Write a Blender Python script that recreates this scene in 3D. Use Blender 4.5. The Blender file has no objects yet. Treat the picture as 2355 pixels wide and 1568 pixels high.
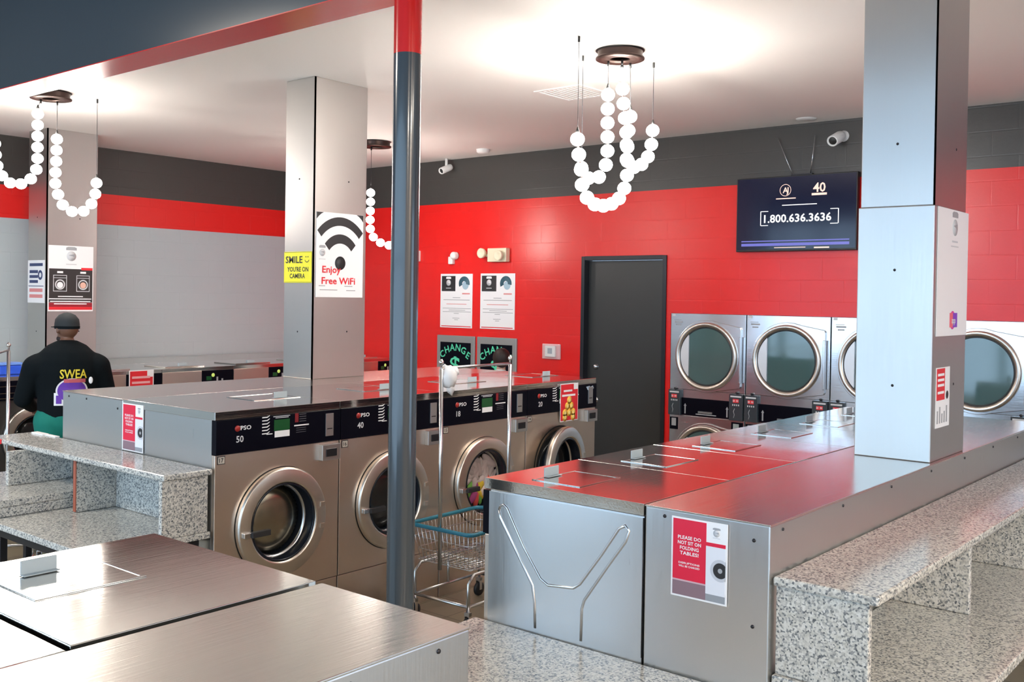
import bpy, bmesh, math, random
from mathutils import Vector, Matrix
from mathutils.bvhtree import BVHTree
random.seed(7)
SC = bpy.context.scene
COL = SC.collection
PI = math.pi

# ------------------------------------------------------------------ camera, sky, exposure
F_PX, YAW, PITCH, ROLL, SHY = 2309.476, 39.551, 0.648, 0.876, -74.206
def setup_camera():
    ya, pi_, ro = [math.radians(a) for a in (YAW, PITCH, ROLL)]
    f = Vector((math.cos(ya)*math.cos(pi_), math.sin(ya)*math.cos(pi_), -math.sin(pi_)))
    r = Vector((math.sin(ya), -math.cos(ya), 0)); u = r.cross(f)
    c, s = math.cos(ro), math.sin(ro)
    r2 = r*c + u*s; u2 = u*c - r*s
    cd = bpy.data.cameras.new('camera'); co = bpy.data.objects.new('camera', cd); COL.objects.link(co)
    m = Matrix((r2, u2, -f)).transposed().to_4x4(); m.translation = (0, 0, 2.0)
    co.matrix_world = m
    cd.sensor_fit = 'HORIZONTAL'; cd.sensor_width = 36; cd.lens = F_PX*36/2355
    cd.shift_y = SHY/2355; cd.clip_start = .05; cd.clip_end = 100
    SC.camera = co
setup_camera()
SC.view_settings.view_transform = 'Standard'; SC.view_settings.look = 'None'
SC.view_settings.gamma = 1; SC.view_settings.use_curve_mapping = False
SC.view_settings.exposure = 0.5
w = bpy.data.worlds.new('sky'); SC.world = w; w.use_nodes = True
w.node_tree.nodes['Background'].inputs[0].default_value = (.52, .75, 1, 1)
w.node_tree.nodes['Background'].inputs[1].default_value = 3.3
def portal(loc, rot, sx, sy):
    l = bpy.data.lights.new('window_portal', 'AREA'); l.shape = 'RECTANGLE'; l.size = sx; l.size_y = sy
    l.cycles.is_portal = True
    o = bpy.data.objects.new('window_portal', l); o.location = loc; o.rotation_euler = rot; COL.objects.link(o)
portal((-2.75, 3.5, 2.0), (0, -PI/2, 0), 3.5, 13)
portal((6.4, -5.2, 1.7), (PI/2, 0, 0), 3.4, 2.8)
def fill_light(x, y, z, sx, sy, e, col):  # unseen area lamp added as soft fill for the interior
    l = bpy.data.lights.new('fill_light', 'AREA'); l.shape = 'RECTANGLE'; l.size = sx; l.size_y = sy
    l.energy = e; l.color = col
    o = bpy.data.objects.new('fill_light', l); o.location = (x, y, z); COL.objects.link(o)
WARM = (1, .9, .78)
for x, y in ((-0.8, -3.4), (2.0, -4.2), (3.4, -1.6), (0.2, 6.5)):
    fill_light(x, y, 3.55 if x > 2.9 else 3.9, .9, 1.2, {-3.4: 200, -4.2: 230, -1.6: 55}.get(y, 110), WARM)

# ------------------------------------------------------------------ materials
MATS = {}
def mat(name, col, rough=.5, metal=0, emit=None, es=0, coat=0, spec=None, trans=0):
    if name in MATS: return MATS[name]
    m = bpy.data.materials.new(name); m.use_nodes = True
    b = m.node_tree.nodes['Principled BSDF']
    b.inputs['Base Color'].default_value = (*col, 1); b.inputs['Roughness'].default_value = rough
    b.inputs['Metallic'].default_value = metal
    if coat: b.inputs['Coat Weight'].default_value = coat; b.inputs['Coat Roughness'].default_value = .08
    if spec is not None: b.inputs['Specular IOR Level'].default_value = spec
    if trans: b.inputs['Transmission Weight'].default_value = trans
    if emit: b.inputs['Emission Color'].default_value = (*emit, 1); b.inputs['Emission Strength'].default_value = es
    MATS[name] = m; return m
def nt(m): return m.node_tree.nodes, m.node_tree.links, m.node_tree.nodes['Principled BSDF']
def coords(n, l, sc, kind='Object', rot=(0, 0, 0)):
    t = n.new('ShaderNodeTexCoord'); mp = n.new('ShaderNodeMapping')
    mp.inputs['Scale'].default_value = sc; mp.inputs['Rotation'].default_value = rot
    l.new(t.outputs[kind], mp.inputs['Vector']); return mp.outputs['Vector']
def ramp(n, stops):
    r = n.new('ShaderNodeValToRGB'); e = r.color_ramp.elements
    while len(e) < len(stops): e.new(.5)
    for k, (p, c) in enumerate(stops): e[k].position = p; e[k].color = (*c, 1) if len(c) == 3 else c
    return r
def steel(name, col, rough, sc=(2, 60, 60), bump=.02, rv=.12, warp=.0):
    m = mat(name, col, rough, 1.0); n, l, b = nt(m)
    v = coords(n, l, sc)
    no = n.new('ShaderNodeTexNoise'); no.inputs['Scale'].default_value = 3; no.inputs['Detail'].default_value = 4
    l.new(v, no.inputs['Vector'])
    mr = n.new('ShaderNodeMapRange'); mr.inputs['To Min'].default_value = rough-rv/2; mr.inputs['To Max'].default_value = rough+rv/2
    l.new(no.outputs['Fac'], mr.inputs['Value']); l.new(mr.outputs['Result'], b.inputs['Roughness'])
    bp = n.new('ShaderNodeBump'); bp.inputs['Strength'].default_value = bump; bp.inputs['Distance'].default_value = .01
    l.new(no.outputs['Fac'], bp.inputs['Height'])
    v2 = coords(n, l, (1, 1, 1)); n2 = n.new('ShaderNodeTexNoise'); n2.inputs['Scale'].default_value = 2.2; n2.inputs['Detail'].default_value = 1
    l.new(v2, n2.inputs['Vector'])
    b2 = n.new('ShaderNodeBump'); b2.inputs['Strength'].default_value = warp; b2.inputs['Distance'].default_value = .05
    l.new(n2.outputs['Fac'], b2.inputs['Height']); l.new(bp.outputs['Normal'], b2.inputs['Normal'])
    l.new(b2.outputs['Normal'], b.inputs['Normal'])
    return m
STEEL_TOP = steel('steel_top', (.72, .71, .68), .10, (1.2, 40, 40), .02, .09, .03)
STEEL_BOX = steel('steel_bulkhead_top', (.76, .75, .71), .2, (1.2, 40, 40), .03, .1, .03)
STEEL_FRONT = steel('steel_front', (.78, .68, .59), .34, (50, 50, 1.5), .03, .1, .02)
STEEL_SIDE = steel('steel_side', (.66, .67, .67), .3, (50, 50, 1.5), .03, .1, .03)
STEEL_COL = steel('steel_column', (.55, .535, .515), .4, (60, 60, 1.2), .03, .1, .02)
STEEL_DRYER = steel('steel_dryer', (.70, .70, .72), .22, (40, 2, 40), .03, .1, .1)
CHROME = mat('chrome', (.68, .68, .69), .24, 1)
DOOR_RING = mat('door_ring_metal', (.72, .66, .59), .33, 1)
BLACK_PANEL = mat('black_panel', (.003, .003, .007), .3, spec=.1)
BLACK = mat('black', (.01, .01, .01), .5)
RUBBER = mat('black_rubber', (.02, .02, .022), .45)
DARK_METAL = mat('dark_metal', (.03, .03, .035), .35, .6)
BRONZE = mat('dark_bronze', (.05, .03, .025), .4, .7)
WHITE = mat('white', (.85, .85, .85), .5)
PAPER = mat('paper', (.86, .86, .87), .45)
INK = mat('black_ink', (.02, .02, .022), .5)
GREYINK = mat('grey_ink', (.35, .36, .38), .5)
PALEINK = mat('pale_grey_ink', (.6, .61, .63), .5)
REDINK = mat('red_ink', (.72, .02, .03), .45)
YELLOW = mat('yellow', (.95, .85, .03), .5)
GREEN_LCD = mat('green_screen', (.01, .06, .02), .2, emit=(.05, .4, .1), es=.03)
CREAM = mat('cream_plastic', (.8, .72, .52), .45)
PLASTIC_W = mat('white_plastic', (.8, .8, .78), .4)
PLASTIC_G = mat('grey_plastic', (.36, .42, .45), .5)
BLUE = mat('blue_plastic', (.02, .09, .6), .3)
TEAL = mat('teal_rubber', (.02, .17, .24), .4)
DRUM = mat('washer_bowl', (.42, .39, .31), .25, 1)
DARK_BOWL = mat('dark_bowl', (.02, .02, .02), .1)
DGLASS = mat('dryer_glass', (.06, .12, .12), .06, coat=1)
BALL = mat('glowing_globe', (.9, .9, .9), .4, emit=(1, .93, .85), es=38)
RED_GLOSS = mat('red_gloss_paint', (.62, .012, .012), .22)
DGREY_GLOSS = mat('grey_gloss_paint', (.042, .054, .064), .2, coat=.4)
DOOR_PAINT = mat('charcoal_door_paint', (.028, .028, .026), .38)

def granite():
    m = mat('granite', (.5, .5, .48), .18); n, l, b = nt(m)
    v = coords(n, l, (1, 1, 1))
    a = n.new('ShaderNodeTexVoronoi'); a.inputs['Scale'].default_value = 150; l.new(v, a.inputs['Vector'])
    r1 = ramp(n, [(0, (.11, .12, .13)), (.18, (.26, .27, .27)), (.38, (.44, .43, .40)), (.75, (.61, .60, .55))])
    c = n.new('ShaderNodeSeparateColor'); l.new(a.outputs['Color'], c.inputs[0]); l.new(c.outputs[0], r1.inputs[0])
    no = n.new('ShaderNodeTexNoise'); no.inputs['Scale'].default_value = 60; no.inputs['Detail'].default_value = 3; l.new(v, no.inputs['Vector'])
    mx = n.new('ShaderNodeMix'); mx.data_type = 'RGBA'; mx.blend_type = 'OVERLAY'; mx.inputs[0].default_value = .45
    l.new(r1.outputs[0], mx.inputs[6]); l.new(no.outputs['Fac'], mx.inputs[7]); l.new(mx.outputs[2], b.inputs['Base Color'])
    return m
GRANITE = granite()

def wall_mat(name, stops, axis_scale, rough=.4, joint=.3):
    """painted concrete block: colour bands by height (world z), block joints as bump"""
    m = mat(name, (.5, .5, .5), rough); n, l, b = nt(m)
    g = n.new('ShaderNodeNewGeometry'); s = n.new('ShaderNodeSeparateXYZ'); l.new(g.outputs['Position'], s.inputs[0])
    prev = None
    for z, c in stops:
        if prev is None:
            prev = n.new('ShaderNodeRGB'); prev.outputs[0].default_value = (*c, 1); prev = prev.outputs[0]; continue
        gt = n.new('ShaderNodeMath'); gt.operation = 'GREATER_THAN'; gt.inputs[1].default_value = z; l.new(s.outputs['Z'], gt.inputs[0])
        mx = n.new('ShaderNodeMix'); mx.data_type = 'RGBA'; mx.inputs[7].default_value = (*c, 1)
        l.new(gt.outputs[0], mx.inputs[0]); l.new(prev, mx.inputs[6]); prev = mx.outputs[2]
    l.new(prev, b.inputs['Base Color'])
    cb = n.new('ShaderNodeCombineXYZ'); l.new(s.outputs['Y' if axis_scale == 'y' else 'X'], cb.inputs['X']); l.new(s.outputs['Z'], cb.inputs['Y'])
    br = n.new('ShaderNodeTexBrick'); l.new(cb.outputs[0], br.inputs['Vector'])
    br.inputs['Scale'].default_value = 1; br.inputs['Brick Width'].default_value = .4; br.inputs['Row Height'].default_value = .2
    br.inputs['Mortar Size'].default_value = .006; br.inputs['Mortar Smooth'].default_value = .6
    br.inputs['Color1'].default_value = br.inputs['Color2'].default_value = (1, 1, 1, 1); br.inputs['Mortar'].default_value = (0, 0, 0, 1)
    no = n.new('ShaderNodeTexNoise'); no.inputs['Scale'].default_value = 40; l.new(g.outputs['Position'], no.inputs['Vector'])
    b1 = n.new('ShaderNodeBump'); b1.inputs['Strength'].default_value = joint; b1.inputs['Distance'].default_value = .006; l.new(br.outputs['Color'], b1.inputs['Height'])
    b2 = n.new('ShaderNodeBump'); b2.inputs['Strength'].default_value = .12; b2.inputs['Distance'].default_value = .004; l.new(no.outputs['Fac'], b2.inputs['Height'])
    l.new(b1.outputs['Normal'], b2.inputs['Normal']); l.new(b2.outputs['Normal'], b.inputs['Normal'])
    return m
RED = (.74, .012, .01); DARK = (.055, .053, .05); GREYW = (.44, .51, .54)
W_RIGHT = wall_mat('painted_block_red', [(0, RED), (3.10, DARK)], 'y', .3, .12)
W_LEFT = wall_mat('painted_block_grey', [(0, GREYW), (2.755, RED), (3.10, DARK)], 'x', .45)
W_BACK = mat('tan_plaster', (.52, .42, .34), .6)
CEIL = mat('white_ceiling_paint', (.80, .77, .74), .6)
CEIL_D = mat('grey_ceiling_paint', (.1, .12, .13), .6)
def floor_mat():
    m = mat('floor_tile', (.2, .17, .12), .3); n, l, b = nt(m)
    v = coords(n, l, (1, 1, 1)); br = n.new('ShaderNodeTexBrick'); l.new(v, br.inputs['Vector'])
    br.offset = 0; br.inputs['Scale'].default_value = 1; br.inputs['Brick Width'].default_value = .305; br.inputs['Row Height'].default_value = .305
    br.inputs['Mortar Size'].default_value = .004; br.inputs['Color1'].default_value = (.24, .2, .13, 1); br.inputs['Color2'].default_value = (.2, .17, .12, 1)
    br.inputs['Mortar'].default_value = (.08, .07, .05, 1); l.new(br.outputs['Color'], b.inputs['Base Color'])
    return m
FLOOR = floor_mat()

# ------------------------------------------------------------------ mesh builder
_TXT = {}
def text_geo(s):
    if s in _TXT: return _TXT[s]
    c = bpy.data.curves.new('t', 'FONT'); c.body = s; c.size = 1; c.resolution_u = 2; c.offset = .018
    o = bpy.data.objects.new('t', c); COL.objects.link(o)
    dg = bpy.context.evaluated_depsgraph_get(); me = bpy.data.meshes.new_from_object(o.evaluated_get(dg))
    vs = [v.co.copy() for v in me.vertices]; fs = [tuple(p.vertices) for p in me.polygons]
    bpy.data.objects.remove(o); bpy.data.curves.remove(c); bpy.data.meshes.remove(me)
    xs = [v.x for v in vs] or [0]; ys = [v.y for v in vs] or [0]
    _TXT[s] = (vs, fs, min(xs), max(xs), min(ys), max(ys)); return _TXT[s]

def frame(o, right, up=(0, 0, 1)):
    r = Vector(right); u = Vector(up); n = r.cross(u)
    m = Matrix((r, u, n)).transposed().to_4x4(); m.translation = Vector(o); return m

class MB:
    def __init__(s, T=None): s.v = []; s.f = []; s.mi = []; s.sm = []; s.mats = []; s.T = T or Matrix()
    def mid(s, m):
        if m not in s.mats: s.mats.append(m)
        return s.mats.index(m)
    def add(s, vs, fs, m, smooth=False, T=None):
        b = len(s.v); M = s.T @ T if T is not None else s.T
        s.v += [M @ Vector(v) for v in vs]; k = s.mid(m)
        for f in fs: s.f.append([b+i for i in f]); s.mi.append(k); s.sm.append(smooth)
        return s
    def box(s, x0, y0, z0, x1, y1, z1, m, T=None):
        x0, x1 = sorted((x0, x1)); y0, y1 = sorted((y0, y1)); z0, z1 = sorted((z0, z1))
        vs = [(x0, y0, z0), (x1, y0, z0), (x1, y1, z0), (x0, y1, z0), (x0, y0, z1), (x1, y0, z1), (x1, y1, z1), (x0, y1, z1)]
        return s.add(vs, [(0, 3, 2, 1), (4, 5, 6, 7), (0, 1, 5, 4), (1, 2, 6, 5), (2, 3, 7, 6), (3, 0, 4, 7)], m, False, T)
    def poly(s, pts, n0, n1, m, T=None):
        """prism from a 2D outline in the x/y of the frame, n0..n1 along its normal"""
        k = len(pts); vs = [(x, y, n0) for x, y in pts] + [(x, y, n1) for x, y in pts]
        fs = [tuple(range(k-1, -1, -1)), tuple(range(k, 2*k))] + [(i, (i+1) % k, k+(i+1) % k, k+i) for i in range(k)]
        return s.add(vs, fs, m, False, T)
    def plate(s, x0, z0, x1, z1, cx, cz, r, ya, yb, m, seg=64):
        """upright plate facing -y between ya (front) and yb with a round hole"""
        vs = []; fs = []
        for i in range(seg):
            a = 2*PI*(i+.5)/seg; c, s_ = math.cos(a), math.sin(a)
            t = min((x1-cx)/c if c > 0 else (x0-cx)/c, (z1-cz)/s_ if s_ > 0 else (z0-cz)/s_)
            X, Z = cx+t*c, cz+t*s_
            # snap the nearest ray to each corner so the outline stays square
            for px, pz in ((x0, z0), (x1, z0), (x0, z1), (x1, z1)):
                ca = math.atan2(pz-cz, px-cx) % (2*PI)
                if abs(((a-ca+PI) % (2*PI))-PI) <= PI/seg+1e-9: X, Z = px, pz
            for y in (ya, yb): vs += [(cx+r*c, y, cz+r*s_), (X, y, Z)]
        for i in range(seg):
            a, b = 4*i, 4*((i+1) % seg)
            fs += [(a, a+1, b+1, b), (a+2, b+2, b+3, a+3), (a+1, a+3, b+3, b+1), (a, b, b+2, a+2)]
        return s.add(vs, fs, m)
    def lathe(s, prof, m, c=(0, 0, 0), seg=40, T=None, smooth=True, a0=0, a1=2*PI):
        """profile (r, n) turned about the frame's normal through c"""
        full = abs(a1-a0-2*PI) < 1e-6; cnt = seg if full else seg+1; vs = []; fs = []
        for i in range(cnt):
            a = a0+(a1-a0)*i/seg
            for r, n_ in prof: vs.append((c[0]+r*math.cos(a), c[1]+r*math.sin(a), c[2]+n_))
        P = len(prof)
        for i in range(seg):
            j = (i+1) % cnt
            for k in range(P-1): fs.append((i*P+k, j*P+k, j*P+k+1, i*P+k+1))
        return s.add(vs, fs, m, smooth, T)
    def tube(s, pts, r, m, seg=8, closed=False, T=None, cap=True):
        pts = [Vector(p) for p in pts]; n = len(pts); vs = []; fs = []
        rr = r if isinstance(r, (list, tuple)) else [r]*n
        prev = None
        for i, p in enumerate(pts):
            if closed: d = pts[(i+1) % n]-pts[i-1]
            else: d = pts[min(i+1, n-1)]-pts[max(i-1, 0)]
            d.normalize()
            if prev is None: q = d.cross(Vector((0, 0, 1)) if abs(d.z) < .9 else Vector((1, 0, 0)))
            else: q = prev-d*prev.dot(d)
            q.normalize(); prev = q; t = d.cross(q)
            for k in range(seg):
                a = 2*PI*k/seg; vs.append(p+(q*math.cos(a)+t*math.sin(a))*rr[i])
        for i in range(n if closed else n-1):
            j = (i+1) % n
            for k in range(seg): fs.append((i*seg+k, i*seg+(k+1) % seg, j*seg+(k+1) % seg, j*seg+k))
        if cap and not closed: fs += [tuple(range(seg-1, -1, -1)), tuple((n-1)*seg+k for k in range(seg))]
        return s.add(vs, fs, m, True, T)
    def ball(s, c, r, m, seg=16, rings=10, sc=(1, 1, 1), T=None):
        vs = [(c[0], c[1], c[2]+r*sc[2])]
        for i in range(1, rings):
            t = PI*i/rings
            for k in range(seg):
                a = 2*PI*k/seg; vs.append((c[0]+r*sc[0]*math.sin(t)*math.cos(a), c[1]+r*sc[1]*math.sin(t)*math.sin(a), c[2]+r*sc[2]*math.cos(t)))
        vs.append((c[0], c[1], c[2]-r*sc[2])); fs = []
        for k in range(seg): fs.append((0, 1+k, 1+(k+1) % seg))
        for i in range(rings-2):
            for k in range(seg):
                a = 1+i*seg+k; b = 1+i*seg+(k+1) % seg; fs.append((a, a+seg, b+seg, b))
        L = len(vs)-1; b0 = 1+(rings-2)*seg
        for k in range(seg): fs.append((L, b0+(k+1) % seg, b0+k))
        return s.add(vs, fs, m, True, T)
    def text(s, t, x, y, h, m, align='l', n=.001, w=None, T=None, rot=0):
        """text with caps about h tall, baseline at (x, y) of the frame"""
        vs, fs, a, b, c, d = text_geo(t); k = h/.69; kx = k if w is None else w/(b-a)
        x0 = {'l': x-a*kx, 'c': x-(a+b)/2*kx, 'r': x-b*kx}[align]
        cr, sr = math.cos(rot), math.sin(rot)
        out = []
        for v in vs:
            px, py = x0+v.x*kx-x, v.y*k
            out.append((x+px*cr-py*sr, y+px*sr+py*cr, n))
        return s.add(out, fs, m, False, T)
    def lines(s, x0, x1, ys, h, m, n=.001, jag=0, T=None):
        for y in ys:
            a = random.uniform(0, jag); b_ = random.uniform(0, jag)
            s.box(x0+a, y, 0, x1-b_, y+h, n, m, T)
        return s
    def build(s, name, parent=None, bev=0, bseg=2, loc=None, rotz=0):
        me = bpy.data.meshes.new(name); me.from_pydata([tuple(v) for v in s.v], [], s.f)
        for m in s.mats: me.materials.append(m)
        me.polygons.foreach_set('material_index', s.mi); me.polygons.foreach_set('use_smooth', s.sm); me.update()
        o = bpy.data.objects.new(name, me); COL.objects.link(o)
        if parent: o.parent = parent
        if loc: o.location = loc
        o.rotation_euler[2] = rotz
        if bev:
            b = o.modifiers.new('bevel', 'BEVEL'); b.width = bev; b.segments = bseg; b.limit_method = 'ANGLE'; b.angle_limit = math.radians(50)
        return o
def empty(name, loc, label, cat, group=None, rotz=0):
    o = bpy.data.objects.new(name, None); COL.objects.link(o); o.location = loc; o.rotation_euler[2] = rotz
    o.empty_display_size = .1
    return tag(o, label, cat, group)
def tag(o, label=None, cat=None, group=None, kind=None):
    if label: o['label'] = label
    if cat: o['category'] = cat
    if group: o['group'] = group
    if kind: o['kind'] = kind
    return o
def struct(o, label=None): o['kind'] = 'structure'; return tag(o, label)
def copy_tree(o, parent=None):
    c = o.copy(); COL.objects.link(c)
    if parent: c.parent = parent
    for ch in list(o.children): copy_tree(ch, c)
    return c
def place(o, loc, label, group=None):
    o.location = loc; o['label'] = label
    if group: o['group'] = group
    return o

# ------------------------------------------------------------------ room shell
D, G, C = 8.716, 10.824, 3.619
struct(MB().box(-2.9, -5.2, -.1, 9.7, 11.1, 0, FLOOR).build('floor'), 'tan square tile floor')
struct(MB().box(2.885, -5.2, C, 9.7, 11.1, C+.1, CEIL).build('ceiling'), 'smooth white painted ceiling')
struct(MB().box(-2.9, -5.2, 4.1, 2.7, 11.1, 4.2, CEIL_D).build('ceiling_front'), 'grey painted ceiling before the beam')
DY0, DY1, DZ = 5.20, 6.235, 2.445
DRY_Y, DRY_Z = 5.145, 1.867
b = MB()
b.box(D, DY1, 0, D+.15, 11.1, C, W_RIGHT); b.box(D, DRY_Y, DZ, D+.15, DY1, C, W_RIGHT)
b.box(D, DRY_Y, 0, D+.15, DY0, DZ, W_RIGHT)
struct(b.build('wall_right'), 'red painted block wall with a charcoal band along the top')
struct(MB().box(D, 1.035, DRY_Z+.002, D+.15, DRY_Y, C, W_RIGHT).box(D, -5.2, 0, D+.15, 1.035, C, wall_mat('painted_block_low_tan', [(0, (.34, .31, .28)), (DRY_Z, RED), (3.10, DARK)], 'y', .4, .12)).build('wall_right'), 'red painted block wall above the dryers')
struct(MB().box(-2.9, G, 0, D, G+.15, 4.1, W_LEFT).build('wall_left'), 'grey block wall with a red stripe and a charcoal band above')
struct(MB().box(-2.9, -5.2, 0, 4.7, -5.05, 4.1, W_BACK).box(8.1, -5.2, 0, D, -5.05, C, W_BACK).box(4.7, -5.2, 0, 8.1, -5.05, .3, W_BACK).box(4.7, -5.2, 3.1, 8.1, -5.05, C, W_BACK).build('wall_back'), 'tan wall')
b = MB(); b.box(4.7, -5.2, .3, 4.75, -5.05, 3.1, DARK_METAL).box(8.05, -5.2, .3, 8.1, -5.05, 3.1, DARK_METAL).box(4.75, -5.2, .3, 8.05, -5.05, .36, DARK_METAL).box(4.75, -5.2, 3.04, 8.05, -5.05, 3.1, DARK_METAL).box(6.37, -5.2, .36, 6.43, -5.05, 3.04, DARK_METAL)
struct(b.build('window_6'), 'dark framed side window')
b = MB(); x0, x1 = -2.75, -2.6
b.box(x0, -5.05, 0, x1, G, .25, W_BACK); b.box(x0, -5.05, 3.75, x1, G, 4.1, W_BACK)
b.box(x0, -5.05, .25, x1, -3, 3.75, W_BACK); b.box(x0, 10, .25, x1, G, 3.75, W_BACK)
struct(b.build('wall_front'), 'shopfront wall')
for k in range(5):
    ya, yb = -3+2.6*k, -3+2.6*(k+1)
    b = MB(); t = .05
    for f in (1/3, 2/3): b.box(x0, ya+2.6*f-.05, .31, x1, ya+2.6*f+.05, 2.3, DARK_METAL).box(x0, ya+2.6*f-.05, 2.36, x1, ya+2.6*f+.05, 3.69, DARK_METAL)
    b.box(x0, ya, .25, x1, ya+t, 3.75, DARK_METAL).box(x0, yb-t, .25, x1, yb, 3.75, DARK_METAL)
    b.box(x0, ya+t, .25, x1, yb-t, .31, DARK_METAL).box(x0, ya+t, 3.69, x1, yb-t, 3.75, DARK_METAL).box(x0, ya+t, 2.3, x1, yb-t, 2.36, DARK_METAL)
    struct(b.build('window_%d' % (k+1)), 'dark framed shop window')
# dropped beam: grey face, red glossy underside
b = MB(); b.box(2.68, -5.05, 3.2, 2.885, G, 4.1, DGREY_GLOSS); b.box(2.68, -5.05, 3.195, 2.885, G, 3.2, RED_GLOSS)
struct(b.build('trim_1'), 'dropped beam with a grey face and a glossy red underside')
# charcoal door with frame
dr = MB().box(D+.06, DY0+.045, .01, D+.1, DY1-.045, DZ-.045, DOOR_PAINT).build('door_1', bev=.003); struct(dr, 'plain charcoal steel door')
b = MB(); fw = .06
b.box(D-.018, DY0-.002, 0, D+.13, DY0+fw-.02, DZ, DARK_METAL); b.box(D-.018, DY1-fw+.02, 0, D+.13, DY1+.002, DZ, DARK_METAL); b.box(D-.018, DY0+fw-.02, DZ-.042, D+.13, DY1-fw+.02, DZ+.002, DARK_METAL)
b.build('door_frame', dr, bev=.003)
b = MB(frame((D+.06, 6.08, 1.28), (0, -1, 0))); b.lathe([(0, .03), (.018, .03), (.024, .02), (.03, .004), (.032, 0)], CHROME, seg=20); b.build('deadbolt', dr)
b = MB(frame((D+.06, 6.08, .93), (0, -1, 0))); b.lathe([(0, .05), (.012, .05), (.012, .012), (.032, .008), (.034, 0)], CHROME, seg=20); b.box(-.11, -.01, .04, .012, .01, .055, CHROME); b.build('lever_handle', dr)

# ------------------------------------------------------------------ steel pole
pole = empty('support_pole', (2.806, 2.874, 0), 'round glossy dark grey steel pole with a red painted top, under the red beam', 'pole')
MB().lathe([(.0555, 0), (.0555, 2.955)], DGREY_GLOSS, seg=48).build('pole_shaft', pole)
tag(MB().lathe([(.0556, 2.955), (.0556, 3.195)], RED_GLOSS, seg=48).build('painted_top', pole), 'red painted top of the pole')
MB().lathe([(0, .012), (.11, .012), (.11, 0)], DGREY_GLOSS, seg=32).build('base_flange', pole)

# ------------------------------------------------------------------ stainless clad columns
def column(x0, y0, x1, y1, z0, label, sleeve=None):
    cx, cy = (x0+x1)/2, (y0+y1)/2
    t = empty('steel_column', (cx, cy, z0), label, 'column', 'stainless clad columns')
    h = C-z0; hx, hy = (x1-x0)/2, (y1-y0)/2
    zs = (sleeve-z0) if sleeve else 0
    MB().box(-hx, -hy, max(0, zs), hx, hy, h, STEEL_COL).build('column_cladding', t, bev=.004)
    if sleeve: MB().box(-hx-.008, -hy-.008, 0, hx+.008, hy+.008, zs, STEEL_COL).build('lower_sleeve', t, bev=.004)
    b = MB()
    for s in (-1, 1): b.box(-hx-.003, -hy-.0035, max(0, zs), -hx+.012, -hy+.001, h-.001, CHROME)
    b.build('corner_seam', t)
    b = MB()
    for zz in (.35, .9, 1.5):
        if zz < h:
            b.lathe([(0, .003), (.006, .002), (.007, 0)], DARK_METAL, seg=8, T=frame((hx*.3, -hy-(.008 if zz < zs else 0), zz), (1, 0, 0)))
            b.lathe([(0, .003), (.006, .002), (.007, 0)], DARK_METAL, seg=8, T=frame((-hx-(.008 if zz < zs else 0), 0, zz), (0, -1, 0)))
    b.build('rivet', t)
    return t
AT, BT, CT = 1.367, 1.258, 1.235
column(4.812, 5.902, 5.336, 6.238, AT, 'stainless clad square column with the Wi-Fi sign and yellow camera notice')
column(4.852, 1.472, 5.37, 1.814, BT, 'tall stainless clad column on the nearest right counter, with a sleeve seam halfway', 2.46)
column(4.765, 9.974, 5.295, 10.36, CT, 'far left stainless clad column behind the person in black')

# ------------------------------------------------------------------ washers
def screen_print(b, x, z, big, scale=1.0):
    """logo, capacity, price bracket, screen and legends on the black control panel (frame coords)"""
    s = scale
    LG = b.setdefault('logo', MB(b['T'])); PS = b.setdefault('price_scale', MB(b['T'])); LE = b.setdefault('legend', MB(b['T']))
    LG.lathe([(0, .0012), (.017*s, .0012), (.017*s, 0)], mat('dull_red_ink', (.35, .02, .015), .4), c=(x+.135*s, z, 0), seg=16)
    LG.text('IPSO', x+.145*s, z-.01*s, .022*s, WHITE, w=.078*s); b.setdefault('capacity_number', MB(b['T'])).text(big, x+.127*s, z-.075*s, .034*s, PALEINK, 'l')
    b = PS
    for k in range(6):
        zz = z+.042*s-.018*s*k
        b.poly([(x+.295*s, zz), (x+.33*s, zz), (x+.345*s, zz+.01*s), (x+.345*s, zz+.014*s), (x+.328*s, zz+.006*s), (x+.295*s, zz+.006*s)], 0, .001, WHITE)
    b.box(x+.325*s, z-.052*s, 0, x+.365*s, z-.047*s, .001, WHITE)
    b = LE
    b.box(x+.37*s, z+.042*s, 0, x+.485*s, z+.046*s, .001, PALEINK); b.box(x+.385*s, z+.034*s, 0, x+.475*s, z+.038*s, .001, PALEINK)
    b.box(x+.52*s, z+.0*s, 0, x+.545*s, z+.052*s, .001, mat('dim_red_ink', (.2, .01, .015), .4))
    for k in range(4): b.box(x+.552*s, z+.002*s+.013*s*k, 0, x+.60*s, z+.006*s+.013*s*k, .001, mat('dim_grey_ink', (.09, .09, .1), .4))
    b.box(x+.515*s, z-.022*s, 0, x+.62*s, z-.015*s, .001, WHITE)
    for k in range(3): b.box(x+.53*s, z-.035*s-.012*s*k, 0, x+.6*s, z-.032*s-.012*s*k, .001, mat('dim_grey_ink', (.09, .09, .1), .4))
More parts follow.
